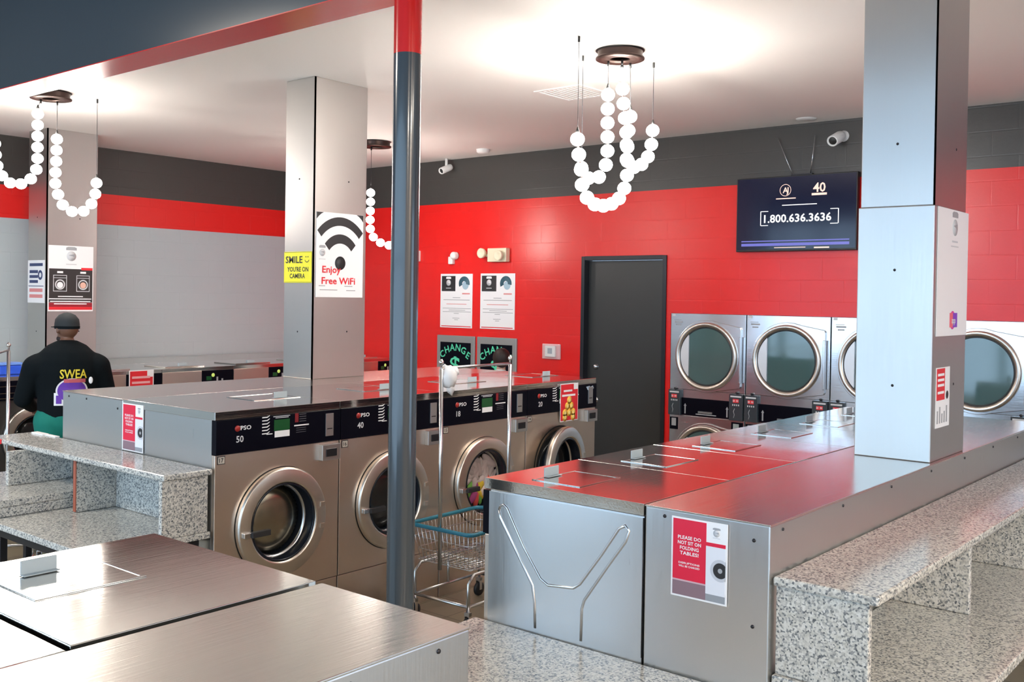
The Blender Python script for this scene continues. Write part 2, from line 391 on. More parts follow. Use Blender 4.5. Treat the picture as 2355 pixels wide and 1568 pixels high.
def washer_door(t, cx, cz, R, rg, bowl, handle=True, yaw=0, drum=DRUM):
    """door as a part of t with glass, gasket and handle as its sub-parts; front face y=0, looks to -y"""
    T = frame((cx, 0, cz), (1, 0, 0))
    if yaw:
        hinge = Matrix.Translation((cx+R, 0, cz)) @ Matrix.Rotation(yaw, 4, 'Z') @ Matrix.Translation((-cx-R, 0, -cz)); T = hinge @ T
    d = MB(T); d.lathe([(R-.006, -.012), (R-.006, .010), (R-.006, .011)], RUBBER, seg=64)
    d.lathe([(R, .004), (R, .0045), (R, .026), (R, .0265), (R-.009, .036), (R-.0095, .0362), (rg+.014, .040), (rg+.0135, .040), (rg+.001, .030), (rg+.001, .0295), (rg+.001, -.012)], DOOR_RING, seg=64)
    d.lathe([(R-.001, .0045), (R-.02, .004)], DOOR_RING, seg=64)
    d.box(R-.05, .05, .03, R-.02, .075, .043, DOOR_RING); d.box(R-.05, -.075, .03, R-.02, -.05, .043, DOOR_RING)
    d = d.build('door', t)
    g = MB(T); g.lathe([(rg+.001, .032), (rg-.006, .036), (rg-.010, .030), (rg-.011, -.04)], mat('gasket_rubber', (.008, .012, .02), .2), seg=56); g.lathe([(rg-.011, -.04), (rg-.022, -.046), (rg-.022, -.052)], CHROME, seg=56); g.lathe([(rg-.022, -.052), (rg-.022, -.1)], mat('gasket_rubber', (.008, .012, .02), .2), seg=56); g.build('gasket', d)
    g = MB(T); g.lathe([(rg-.022, -.1), (rg*.8, -.075), (rg*.55, -.062), (rg*.28, -.055), (0, -.053)], drum, seg=48); g.build('glass_bowl', d)
    if handle:
        h = MB(T); zz = -.03
        h.box(-R+.02, zz-.014, .03, -R+.075, zz+.014, .062, CHROME); h.box(-R+.065, zz-.016, .046, -R+.185, zz+.016, .075, RUBBER)
        h.build('door_handle', d, bev=.003)
def washer(w, d, h, pz0, pz1, kick, dc, R, rg, label, cat='washing machine', big='50', num='17', lock=True, lid=None, small=False, door_yaw=0, dark=False, drum=DRUM, panel_x0=0, name='washing_machine', handle=True):
    """front-left-bottom corner at the origin, front toward -y"""
    t = empty(name, (0, 0, 0), label, cat)
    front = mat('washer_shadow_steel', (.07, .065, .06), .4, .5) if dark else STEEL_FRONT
    MB().box(.004, .15, .06, w-.004, d, h-.045, STEEL_SIDE).box(.004, .03, .06, .012, .15, h-.045, STEEL_SIDE).box(w-.012, .03, .06, w-.004, .15, h-.045, STEEL_SIDE).box(.012, .03, h-.06, w-.012, .15, h-.045, STEEL_SIDE).build('cabinet', t, bev=.003 if False else 0)
    # lid plate
    MB().box(.0, -.004, h-.044, w-.003, d-.002, h, STEEL_TOP).build('top_cover', t, bev=.0018)
    b = MB(); HR = R-.03 if door_yaw else rg+.004; b.plate(.004, kick+.004, w-.004, pz0-.002, dc[0], dc[1], HR, 0, .03, front)
    ring_r = R+.004; b.lathe([(ring_r-.012, .0015), (ring_r, .0015)], BLACK, seg=64, T=frame((dc[0], 0, dc[1]), (1, 0, 0)))
    if door_yaw: b.lathe([(R-.03, .001), (rg, .002), (rg-.01, -.03), (rg-.02, -.1), (0, -.11)], DARK_BOWL, c=(0, 0, 0), seg=40, T=frame((dc[0], 0, dc[1]), (1, 0, 0)))
    b.build('front_panel', t, bev=.003)
    b = MB().box(.004, .004, .0, w-.004, .03, kick, front).box(.03, .06, 0, w-.03, d-.02, .06, BLACK); b.build('kick_panel', t, bev=.003)
    p = MB().box(panel_x0+.002, -.012, pz0, w-.004, .03, pz1, mat('panel_blank_steel', (.42, .33, .29), .35, .9) if False else BLACK_PANEL)
    P = frame((0, -.012, 0), (1, 0, 0))
    zc = pz0+(pz1-pz0)*.72; s = (pz1-pz0)/.185 if not small else .75
    q = {'T': P}
    if not small: screen_print(q, 0, zc, big, w/.861)
    p = p.build('control_panel', t, bev=.002)
    for nm, bb in q.items():
        if nm != 'T': bb.build(nm, p)
    k = w/.861
    if not small:
        b = MB(P); b.box(.375*k, zc-.035, 0, .482*k, zc+.026, .003, GREEN_LCD)
        b.text('10', .40*k, zc-.012, .016, mat('lit_green', (.1, .5, .15), .4, emit=(.3, 1, .4), es=.5)); b.build('display', p)
        b = MB(P); b.box(.38*k, zc-.072, 0, .482*k, zc-.037, .002, WHITE); tag(b.build('price_label', p), 'white price label')
        b = MB(P); b.box(.742*k, zc-.1, 0, .80*k, zc+.032, .006, STEEL_SIDE); b.box(.752*k, zc-.06, .006, .79*k, zc-.054, .007, BLACK); b.build('card_reader', p, bev=.002)
    if panel_x0:
        MB().box(.004, -.008, pz0, panel_x0, .03, pz1, STEEL_FRONT).build('soap_drawer', t, bev=.003)
    if lock:
        b = MB(frame((0, 0, 0), (1, 0, 0))); b.box(w-.155, pz0-.108, 0, w-.02, pz0-.015, .035, STEEL_SIDE); b.box(w-.13, pz0-.085, .035, w-.05, pz0-.04, .04, DARK_METAL)
        b.build('coin_lock', t, bev=.004)
    if num:
        b = MB(frame((0, 0, 0), (1, 0, 0))); b.box(.018, pz0-.052, 0, .066, pz0-.008, .002, INK); b.box(.022, pz0-.048, 0, .062, pz0-.012, .003, mat('tag_metal', (.5, .46, .4), .4)); b.text(num, .042, pz0-.041, .022, INK, 'c', .0035)
        b.build('number_plate', t)
    washer_door(t, dc[0], dc[1], R, rg, DRUM, handle, door_yaw, drum)
    if lid:
        x0, y0, x1, y1 = lid
        b = MB(); hh = h; fl = .012
        b.box(x0, y0, hh, x1, y0+fl, hh+.0035, STEEL_TOP).box(x0, y1-fl, hh, x1, y1, hh+.0035, STEEL_TOP).box(x0, y0+fl, hh, x0+fl, y1-fl, hh+.0035, STEEL_TOP).box(x1-fl, y0+fl, hh, x1, y1-fl, hh+.0035, STEEL_TOP)
        b.box(x0+fl, y0+fl, hh, x1-fl, y1-fl, hh+.002, STEEL_TOP)
        L = b.build('soap_lid', t, bev=.001)
        b = MB(); tx = x0+(x1-x0)*.44; b.box(tx, y0+.01, hh+.004, tx+.095, y0+.016, hh+.042, PLASTIC_G); b.box(tx, y0+.01, hh+.004, tx+.095, y0+.035, hh+.007, PLASTIC_G); b.build('lid_handle', L, bev=.002)
    return t
AX = [3.097, 3.958, 4.836, 5.732, 6.621]; AY = 4.587
specs = [('50', '17', 'big washer nearest the left granite shelf, marked 50, empty door', DRUM, 0),
         ('40', '16', 'washer marked 40 partly hidden behind the dark pole', DARK_BOWL, 0),
         ('18', '15', 'washer behind the wire cart with laundry seen in its door', DRUM, 0),
         ('20', '14', 'washer at the right end of the middle row, door ajar, next to the charcoal door', DARK_BOWL, .16)]
for k in range(4):
    wd = AX[k+1]-AX[k]
    t = washer(wd, 5.51-AY, AT, 1.138, 1.322, .322, (.438 if k < 3 else .41, .72), .305, .217, specs[k][2], big=specs[k][0], num=specs[k][1],
               lid=(.5, .34, .84, .62), door_yaw=specs[k][4], drum=specs[k][3])
    t.location = (AX[k], AY, 0); t['group'] = 'washers of the middle row'
# bulkhead (utility chase) behind the middle row
def bulkhead(x0, x1, y0, y1, z, label, end_screws=True):
    t = empty('utility_bulkhead', (x0, y0, 0), label, 'bulkhead')
    MB().box(0, .003, 0, x1-x0, y1-y0, z-.006, STEEL_SIDE).build('side_cladding', t, bev=.004)
    MB().box(-.004, 0, z-.006, x1-x0, y1-y0, z, STEEL_BOX).build('top_cover', t, bev=.002)
    b = MB()
    for yy, zz in ((.06, -.06), (.06, -.35), (y1-y0-.08, -.03), (y1-y0-.3, -.03)):
        b.lathe([(0, .004), (.006, .003), (.007, 0)], DARK_METAL, seg=8, T=frame((0, yy, z+zz), (0, -1, 0)))
    for i in range(8):
        b.lathe([(0, .004), (.005, .003), (.006, 0)], DARK_METAL, seg=8, T=frame((.1+i*(x1-x0-.2)/7, .003, z-.03), (1, 0, 0)))
    b.build('screw', t)
    return t
bulkhead(3.097, 6.621, 5.512, 6.24, AT, 'stainless bulkhead behind the middle washer row, carrying the Wi-Fi column')
bulkhead(3.112, 7.04, 1.443, 1.928, BT, 'stainless bulkhead of the right counter with the folding table poster on its end')
bulkhead(-.28, 1.683, 1.497, 2.010, BT, 'stainless bulkhead top nearest the camera at the bottom edge')

# near islands: small washers facing the middle aisle (front toward +y)
WB = .6547
def small_washer(label): return washer(WB, .765, BT, 1.03, BT-.05, .25, (WB/2, .62), .235, .165, label, small=True, num=None, lock=False, lid=(.27, .17, .56, .41), handle=True)
proto = small_washer('x')
Bl = ['small washer top with lid nearest the embossed steel end, right island', 'second washer top from the near end of the right island', 'third washer top from the near end of the right island, reflecting the red wall',
      'fourth washer top from the near end of the right island', 'fifth washer top from the near end, just left of the tall column', 'last washer top of the right island, beside the dryers']
for k in range(6):
    o = proto if k == 0 else copy_tree(proto)
    o.rotation_euler[2] = PI; place(o, (3.112+WB*(k+1), 2.70, 0), Bl[k], 'small washers of the near islands')
Fl = ['washer top with a grey tab lid nearest the camera, lower left', 'washer top cut off at the bottom left corner', 'washer beyond the left edge of the nearest row']
for k in range(2):
    o = copy_tree(proto); o.rotation_euler[2] = PI
    place(o, (1.683-WB*k-(.006 if k else 0), 2.798, -.008 if k else 0), Fl[k], 'small washers of the near islands')
# embossed Y rib and end panel of the right island
T = frame((3.112-.0, 0, 0), (0, -1, 0))
yin = [(2.617, 1.138), (2.612, 1.156), (2.594, 1.162), (2.576, 1.151), (2.49, 1.012), (2.4, .899), (2.363, .881), (2.242, .893), (2.211, .915), (2.114, 1.044), (2.039, 1.153), (2.01, 1.169), (1.995, 1.152), (2.009, 1.11), (2.084, 1.008), (2.19, .857), (2.201, .821), (2.203, .70)]
yout = [(2.617, 1.138), (2.612, 1.107), (2.499, .95), (2.44, .866), (2.428, .799), (2.424, .70)]
b = MB().box(3.108, 1.934, .0, 3.1155, 2.672, BT-.05, STEEL_SIDE)
for pts in (yin, yout): b.tube([(3.109, y, z) for y, z in pts], .006, STEEL_SIDE, 8)
b.tube([(3.1085, 1.9345, z) for z in (0.7, BT-.05)], .002, DARK_METAL, 6)
tag(b.build('end_panel'), 'brushed steel end panel with an embossed branching rib, right island', 'panel')

# far washers against the grey wall (front toward the camera)
Cx = [3.80+.8317*k for k in range(-1, 6)]
fl = washer(.8317, .85, CT, 1.03, CT-.035, .25, (.415, .68), .28, .19, 'x', small=True, num=None, lock=False, panel_x0=.45)
def small_print(t, k):
    b = MB(frame((0, -.013, 0), (1, 0, 0)))
    b.box(.5, 1.10, 0, .56, 1.14, .002, GREEN_LCD); b.box(.62, 1.08, 0, .64, 1.13, .001, GREYINK); b.box(.68, 1.08, 0, .70, 1.11, .001, GREYINK)
    b.lathe([(0, .003), (.016, .003), (.02, 0)], mat('lit_yellow_green', (.4, .5, .1), .4, emit=(.6, .8, .2), es=.35), c=(.58, 1.15, 0), seg=14); return b.build('dial', [c for c in t.children if c.name.startswith('control_panel')][0])
small_print(fl, 0)
b = MB(); b.box(.1, .1, CT, .55, .5, CT+.012, STEEL_TOP); ld = b.build('soap_lid', fl, bev=.003)
MB().box(.28, .14, CT+.012, .37, .17, CT+.04, PLASTIC_G).build('lid_handle', ld, bev=.002)
Clab = ['far washer beyond the left frame edge, against the grey wall', 'dark far washer with a round door frame, left of the person', 'far washer with the tilted red notice, right of the person', 'far washer with a green lit dial, second right of the person', 'far washer just left of the Wi-Fi column', 'far washer hidden behind the Wi-Fi column', 'far washer near the red corner']
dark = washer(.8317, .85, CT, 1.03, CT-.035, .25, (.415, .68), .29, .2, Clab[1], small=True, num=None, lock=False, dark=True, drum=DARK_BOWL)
dark.location = (3.80, 9.0, 0); dark['group'] = 'far washers along the grey wall'
b = MB(frame((0, -.013, 0), (1, 0, 0)))
for zz in (1.045, 1.09, 1.15): b.box(.02, zz, 0, .8, zz+.004, .002, mat('brown_trim', (.12, .08, .05), .4))
b.build('panel_trim', dark)
for k, i in enumerate((0, 2, 3, 4, 5)):
    o = fl if k == 0 else copy_tree(fl)
    place(o, (Cx[i]+(0), 9.0, 0), Clab[i], 'far washers along the grey wall')
o = copy_tree(fl); place(o, (Cx[6], 9.0, 0), Clab[6], 'far washers along the grey wall'); o.scale[0] = .88
bulkhead(2.968, 8.70, 9.855, 10.80, CT, 'stainless bulkhead behind the far washers, along the grey wall')

# ------------------------------------------------------------------ granite counters
def granite_left():
    t = empty('granite_counter', (2.8, 5.6, 0), 'two-level granite folding counter against the left end of the middle washers', 'counter')
    O = Vector((2.8, 5.6, 0))
    def gb(name, x0, y0, z0, x1, y1, z1, m=GRANITE, bev=.004, lab=None):
        o = MB().box(x0-O.x, y0-O.y, z0, x1-O.x, y1-O.y, z1, m).build(name, t, bev=bev); return tag(o, lab)
    gb('counter_slab', 2.42, 4.60, .70, 3.088, 6.62, .735)
    gb('shelf_top', 2.80, 4.585, 1.037, 3.088, 6.62, 1.068, bev=.008)
    gb('end_panel', 2.80, 4.60, .736, 3.07, 4.63, 1.036)
    gb('back_panel', 3.068, 4.632, .736, 3.088, 5.53, 1.036)
    gb('cross_panel', 2.83, 5.535, .736, 3.088, 5.56, 1.036)
    gb('riser', 2.42, 5.70, .736, 3.088, 5.73, .79)
    gb('raised_platform', 2.42, 5.70, .791, 3.088, 6.62, .83)
    gb('divider', 2.70, 6.1, .831, 3.088, 6.13, 1.036)
    gb('red_edge_tape', 2.795, 6.42, 1.038, 2.8, 6.62, 1.067, REDINK, 0, 'red tape on the shelf edge')
    gb('red_edge_tape', 2.825, 5.534, .74, 2.83, 5.561, 1.03, mat('rust_tape', (.35, .09, .05), .5), 0, 'rust red edge of the cross panel')
    b = MB(); 
    b.box(2.44-O.x, 4.66-O.y, .655, 2.48-O.x, 6.6-O.y, .699, DARK_METAL); b.box(2.48-O.x, 4.66-O.y, .655, 3.06-O.x, 4.70-O.y, .699, DARK_METAL)
    b.box(3.03-O.x, 4.70-O.y, .655, 3.06-O.x, 6.6-O.y, .699, DARK_METAL)
    b.build('steel_frame', t, bev=.003)
    for x, y in ((2.44, 4.66), (2.44, 5.6), (2.44, 5.75), (2.44, 6.56), (3.02, 4.66), (3.02, 6.56)): MB().box(x-O.x, y-O.y, 0, x+.04-O.x, y+.04-O.y, .655, DARK_METAL).build('leg', t, bev=.003)
granite_left()
def granite_right():
    O = Vector((4.9, 1.2, 0))
    t = empty('granite_counter', O, 'two-level granite folding counter along the right side of the tall column island', 'counter')
    def gb(name, x0, y0, z0, x1, y1, z1, bev=.004): return MB().box(x0-O.x, y0-O.y, z0, x1-O.x, y1-O.y, z1, GRANITE).build(name, t, bev=bev)
    gb('shelf_top', 3.128, 1.09, 1.054, 6.9, 1.441, 1.086, .008)
    gb('counter_slab', 3.128, .86, .72, 6.9, 1.441, .757, .006)
    for k, x in enumerate((3.145, 4.26, 5.17, 6.08, 6.85)):
        gb('support_panel', x, 1.125, .758, x+.03, 1.436, 1.053)
    b = MB(); b.box(3.15-O.x, .9-O.y, .67, 6.88-O.x, .94-O.y, .719, DARK_METAL); b.box(3.15-O.x, 1.39-O.y, .67, 6.88-O.x, 1.43-O.y, .719, DARK_METAL); b.build('steel_frame', t)
    for x in (3.16, 5.0, 6.84): MB().box(x-O.x, .9-O.y, 0, x+.04-O.x, .94-O.y, .67, DARK_METAL).build('leg', t)
    for x in (3.16, 5.0, 6.84): MB().box(x-O.x, 1.39-O.y, 0, x+.04-O.x, 1.43-O.y, .67, DARK_METAL).build('leg', t)
granite_right()
def granite_mid():
    O = Vector((2.4, 2.1, 0))
    t = empty('granite_counter', O, 'low granite slab counter bridging the nearest steel tops and the right island', 'counter')
    MB().box(1.69-O.x, 1.43-O.y, .645, 3.104-O.x, 2.735-O.y, .68, GRANITE).build('counter_slab', t, bev=.006)
    b = MB()
    for y in (1.5, 2.64): b.box(1.72-O.x, y-O.y, .6, 3.08-O.x, y+.04-O.y, .644, DARK_METAL)
    b.build('steel_frame', t)
    for x in (1.72, 3.04):
        for y in (1.5, 2.64): MB().box(x-O.x, y-O.y, 0, x+.04-O.x, y+.04-O.y, .6, DARK_METAL).build('leg', t)
granite_mid()
b = MB().box(3.045, 6.40, 1.0685, 3.085, 6.55, 1.078, WHITE).box(3.06, 6.26, 1.0685, 3.088, 6.45, 1.075, WHITE)
tag(b.build('folded_paper'), 'white folded paper on the back of the left granite shelf', 'paper')

# ------------------------------------------------------------------ stacked dryers in the red wall
def dryer_stack():
    """front face in the plane x=0 of the root, looks to -x; root at the left (high y) front bottom corner"""
    w, H = .817, DRY_Z
    t = empty('stacked_dryer', (0, 0, 0), '', 'dryer', 'stacked tumble dryers')
    T0 = frame((0, 0, 0), (0, -1, 0))
    MB().box(.03, -w+.003, 0, .75, -.003, H, STEEL_SIDE).build('cabinet', t)
    def unit(zb, upper):
        zc = zb+.457+.0; top = zb+.867 if not upper else zb+.867
        b = MB(T0); b.box(.003, zb+(.0 if not upper else .12), -.03, w-.003, zb+.867 if upper else zb+.864, 0, STEEL_DRYER)
        b.build('front_panel', t, bev=.003)
        # raised door panel with rounded corners left, straight right
        pts = []
        cx, R = .412, .352
        for a in range(70, 291, 10):
            r = math.radians(a); pts.append((cx+R*math.cos(r), zc+R*math.sin(r)))
        pts += [(.765, zc-.29), (.775, zc-.27), (.775, zc+.27), (.765, zc+.29)]
        d = MB(T0); d.poly(pts, 0, .02, STEEL_DRYER); 
        d = d.build('door', t, bev=.004)
        r = MB(T0); r.lathe([(.33, .02), (.327, .045), (.315, .052), (.3, .05), (.285, .035), (.282, .02)], DOOR_RING, c=(cx, zc, 0), seg=56); r.build('door_ring', d)
        r = MB(T0); r.lathe([(.284, .03), (.278, .036), (.27, .022)], RUBBER, c=(cx, zc, 0), seg=56); r.build('gasket', d)
        gp = []
        for a in range(-132, 133, 6): gp.append((cx+.272*math.cos(math.radians(a)), zc+.272*math.sin(math.radians(a))))
        r = MB(T0); r.poly(gp, .02, .028, DGLASS); r.build('glass_pane', d)
        cp = [(cx+.279*math.cos(math.radians(a)), zc+.279*math.sin(math.radians(a))) for a in range(132, 229, 4)]
        r = MB(T0); r.poly(cp, .02, .034, mat('pale_hinge_plate', (.75, .76, .78), .4, .5)); r.build('hinge_plate', d)
        r = MB(T0); r.box(.765, zc-.24, .02, .785, zc+.2, .05, CHROME); r.build('door_handle', d, bev=.004)
    unit(1.0, True); unit(0.0, False)
    # control band between the pockets
    b = MB(T0); b.box(.003, .868, -.03, w-.003, 1.118, 0, STEEL_DRYER); b.box(.14, .87, 0, .67, 1.04, .004, BLACK_PANEL); cb = b.build('control_panel', t)
    b = MB(T0); b.poly([(.33, .90), (.48, .90), (.48, .92), (.33, .92)], .004, .02, mat('satin_trim', (.4, .45, .45), .3, .8)); b.box(.30, .885, .004, .52, .892, .008, PALEINK)
    b.build('release_lever', cb); b = MB(T0)
    for x in (.165, .62):
        b.poly([(x, .96), (x+.015, .985), (x+.03, .96), (x+.022, .96), (x+.022, .885), (x+.008, .885), (x+.008, .96)], .004, .006, GREYINK)
    b.build('panel_print', cb)
    for x0, x1 in ((.006, .14), (.668, .811)):
        b = MB(T0); b.box(x0, .865, 0, x1, 1.115, .035, DGREY_GLOSS); b.lathe([(0, .03), (.01, .03), (.01, 0)], DARK_METAL, c=((x0+x1)/2, 1.127, 0), seg=10)
        b.box((x0+x1)/2-.004, 1.112, .0, (x0+x1)/2+.004, 1.13, .03, DARK_METAL)
        b = b.build('coin_box', t, bev=.004)
        q = MB(frame((-.035, 0, 0), (0, -1, 0))); xc = (x0+x1)/2
        q.box(x0+.015, 1.085, 0, x1-.015, 1.1, .001, PALEINK); q.box(xc-.03, 1.035, 0, xc+.03, 1.07, .001, REDINK); q.text('25', xc-.02, 1.045, .016, WHITE, 'c', .002); q.text('50', xc+.015, 1.045, .016, WHITE, 'c', .002)
        for i in range(4): q.box(xc-.035+.02*i, 1.005, 0, xc-.025+.02*i, 1.02, .001, PALEINK)
        q.tube([(xc-.01, .98, .002), (xc-.022, .95, .002), (xc-.012, .92, .002), (xc-.02, .89, .002)], .003, GREYINK, 5)
        q.build('coin_slot', b)
    b = MB(T0)
    b.box(.01, .72, 0, .10, .84, .003, BLACK_PANEL); b.box(.03, .755, .003, .08, .83, .005, GREYINK)
    b.box(.68, .72, 0, .80, .845, .003, BLACK_PANEL); b.box(.70, .74, .003, .76, .83, .005, mat('notice_grey', (.35, .4, .38), .5)); b.build('display', t)
    b = MB(T0); b.box(.02, 1.84, 0, .055, 1.863, .003, PALEINK); b.box(.04, 1.80, 0, .12, 1.805, .002, GREYINK)
    b.box(.045, 1.775, 0, .135, 1.79, .002, GREYINK); b.box(.06, 1.75, 0, .12, 1.762, .002, GREYINK); b.build('instruction_label', t)
    return t
ds = dryer_stack()
dl = ['stacked dryer right beside the charcoal door', 'second stacked dryer from the charcoal door, under the television', 'stacked dryer third from the door, half hidden by the tall column', 'stacked dryer behind the tall column', 'stacked dryer at the right frame edge, seen right of the tall column', 'stacked dryer past the right frame edge']
for k in range(5):
    o = ds if k == 0 else copy_tree(ds)
    place(o, (D-.004, 5.142-.8205*k, 0), dl[k], 'stacked tumble dryers')

# ------------------------------------------------------------------ wall fixtures (right wall)
def RW(y, z, n=0): return frame((D-n, y, z), (0, -1, 0))
tv = empty('television', (D-.03, 3.83, 2.46), 'wall-mounted flat television showing a phone number on navy', 'television')
SCR = mat('screen_navy', (.003, .004, .012), .12, emit=(.01, .012, .045), es=.35)
SW = mat('screen_white', (.1, .1, .1), .3, emit=(1, 1, 1), es=1.0)
SP = mat('screen_pink', (.1, .1, .1), .3, emit=(1, .62, .5), es=.9)
SV = mat('screen_violet', (.02, .02, .06), .3, emit=(.16, .16, .6), es=.7)
TT = frame((0, 0, 0), (0, -1, 0))
MB(TT).box(-.585, 0, -.02, .565, .685, .035, BLACK).build('screen_bezel', tv, bev=.004)
b = MB(frame((-.035, 0, 0), (0, -1, 0))); b.box(-.575, .018, 0, .555, .676, .001, SCR)
b.text('1.800.636.3636', .015, .265, .07, SW, 'c', .002, w=.64)
for sx in (-1, 1):
    x = .03+sx*.365
    b.box(x, .24, .001, x+.007*sx, .37, .002, SW); b.box(x-sx*.07, .366, .001, x, .372, .002, SW); b.box(x-sx*.07, .236, .001, x, .242, .002, SW)
b.lathe([(.05, .002), (.055, .002)], SP, c=(-.1, .555, 0), seg=24); b.text('A', -.1, .53, .05, SP, 'c', .002); b.text('J', -.08, .53, .05, SP, 'c', .002)
b.box(-.19, .475, .001, .0, .484, .002, SP)
b.text('40', .22, .525, .08, SP, 'c', .002); b.box(.15, .495, .001, .29, .515, .002, SP)
b.box(-.13, .415, .001, .2, .422, .002, SW)
b.box(-.53, .05, .001, .5, .075, .0015, SV); b.box(-.53, .09, .001, .5, .1, .0015, SV); b.box(-.2, .03, .001, .1, .036, .002, SP)
b.box(.18, .022, .001, .32, .034, .002, SP)
b.build('screen', tv)
MB(TT).box(-.2, .2, -.028, .2, .5, -.02, DARK_METAL).build('wall_bracket', tv)
an = empty('aerial', (D-.03, 3.79, 3.147), 'thin V-shaped aerial wires rising above the television', 'aerial')
for y, z in ((4.031, 3.505), (3.673, 3.497)):
    yb = 3.876 if y > 3.8 else 3.711
    MB().tube([(0, yb-3.79, 0), (0, y-3.79, z-3.147)], .0035, CHROME, 6).build('wire', an)
MB().box(-.012, -.1, -.004, .025, .1, .012, DARK_METAL).build('aerial_base', an)

def bullet_camera(y, z, label, r=.045, ceil=False):
    t = empty('security_camera', (D, y, z), label, 'camera')
    if ceil:
        MB().tube([(-.1, 0, C-z), (-.1, 0, .03)], .016, PLASTIC_W, 10).build('bracket', t); x = -.1
    else:
        MB().lathe([(0, .02), (.04, .02), (.05, 0)], PLASTIC_W, seg=20, T=frame((0, -.02, .03), (0, -1, 0))).tube([(-.01, -.02, .03), (-.09, 0, .0)], .015, PLASTIC_W, 8).build('bracket', t); x = -.1
    d = Vector((-1, .15, -.45)).normalized(); rr = Vector((0, -1, 0)); up = d.cross(rr)*1; M = Matrix((rr, -up if up.z < 0 else up, d)).transposed().to_4x4()
    M.translation = (x, 0, 0)
    MB(M).lathe([(0, -.07), (r*.9, -.07), (r, -.05), (r, .08), (r*.85, .09), (r*.7, .075)], PLASTIC_W, seg=24).build('housing', t)
    tag(MB(M).lathe([(0, .082), (r*.5, .08), (r*.72, .074)], BLACK, seg=24).build('lens', t), 'dark lens')
bullet_camera(3.444, 3.44, 'white bullet camera high on the charcoal band right of the aerial', .05)
bullet_camera(8.15, 3.5, 'small white camera hung by the ceiling near the pole', .04, True)
b = MB(Matrix.Translation((8.3, 7.3, C)) @ Matrix.Rotation(PI, 4, 'X')); b.lathe([(0, .045), (.05, .045), (.07, .03), (.075, .0)], PLASTIC_W, seg=28)
tag(b.build('smoke_detector'), 'round off-white smoke detector at the ceiling edge, above the posters', 'smoke detector')
b = MB(Matrix.Translation((8.5, 3.68, C)) @ Matrix.Rotation(PI, 4, 'X')); b.lathe([(0, .01), (.08, .01), (.09, 0)], PLASTIC_W, seg=28)
tag(b.build('ceiling_cap'), 'flat white round cap on the ceiling above the television', 'ceiling cap')
# ceiling air vent
vt = empty('air_vent', (6.40, 4.69, C), 'square white ceiling air vent behind the large chandelier', 'air vent'); vt.scale = (.75, .75, .6)
b = MB().box(-.3, -.3, -.015, .3, -.26, 0, PLASTIC_W).box(-.3, .26, -.015, .3, .3, 0, PLASTIC_W).box(-.3, -.26, -.015, -.26, .26, 0, PLASTIC_W).box(.26, -.26, -.015, .3, .26, 0, PLASTIC_W)
b.build('frame', vt, bev=.003)
b = MB()
for i in range(9): b.box(-.26, -.25+.056*i, -.012, .26, -.22+.056*i, -.004, PLASTIC_W)
b.build('grille', vt); MB().box(-.26, -.26, -.003, .26, .26, -.0005, mat('vent_shadow', (.6, .6, .58), .7)).build('backing', vt)
# emergency light
em = empty('emergency_light', (D, 7.46, 2.4), 'cream emergency light box with two lamp heads, above the posters', 'emergency light')
T = frame((0, 0, 0), (0, -1, 0))
MB(T).box(-.06, 0, 0, .22, .155, .07, CREAM).build('housing', em, bev=.008)
for x in (-.14, .14):
    M = frame((-.07 if x > 0 else -.04, -x, .1 if x < 0 else .07), (0, -1, 0))
    MB(M).lathe([(0, -.02), (.035, -.02), (.055, .02), (.058, .05), (.05, .055), (.03, .045), (0, .04)], CREAM, seg=24).build('lamp_head', em)
MB(T).box(-.11, .06, 0, -.05, .09, .04, CREAM).build('arm', em)
# horn strobe
hs = empty('alarm_sounder', (D, 8.09, 2.45), 'small white alarm fitting on the red wall above the left poster', 'alarm')
MB(frame((0, 0, 0), (0, -1, 0))).box(-.06, -.07, 0, .01, .02, .05, PLASTIC_W).build('housing', hs, bev=.008)
MB(frame((-.05, -.03, .03), (0, -1, 0))).lathe([(0, .03), (.03, .03), (.045, .01), (.045, -.04)], PLASTIC_W, seg=20).build('lamp_head', hs)
tag(MB(frame((D, 8.69, 2.42), (0, -1, 0))).box(-.05, 0, 0, .04, .13, .05, PLASTIC_W).build('wall_switch', bev=.006), 'white wall box peeking out right of the dark pole', 'wall box')
# thermostat
th = empty('thermostat', (D, 6.62, 1.42), 'square thermostat in a clear guard on the red wall beside the door', 'thermostat')
MB(frame((0, 0, 0), (0, -1, 0))).box(-.125, -.085, 0, .12, .08, .02, mat('clear_guard', (.75, .45, .45), .2)).build('guard', th, bev=.006)
MB(frame((0, 0, 0), (0, -1, 0))).box(-.07, -.06, .02, .07, .06, .045, PLASTIC_W).build('thermostat_body', th, bev=.004)
MB(frame((0, 0, 0), (0, -1, 0))).box(-.03, -.025, .045, .03, .035, .047, mat('lcd_grey', (.35, .4, .45), .3)).build('display', th)

def can_emblem(b, x, y, w, h, m1=GREYINK, m2=PALEINK, n=.0015):
    """small grey round-over-bar emblem used on the notices"""
    b.poly([(x-w*.5, y+h*.35), (x+w*.5, y+h*.35), (x+w*.5, y+h*.5), (x+w*.3, y+h*.55), (x-w*.3, y+h*.55), (x-w*.5, y+h*.5)], 0, n, m1)
    b.lathe([(0, n), (w*.45, n), (w*.45, 0)], m2, c=(x, y, 0), seg=18)
    b.poly([(x-w*.3, y+h*.05), (x+w*.32, y+h*.12), (x+w*.3, y-h*.08), (x+w*.1, y+.0)], 0, n*1.4, m1)
    b.box(x-w*.5, y-h*.52, 0, x+w*.5, y-h*.46, n, m2)
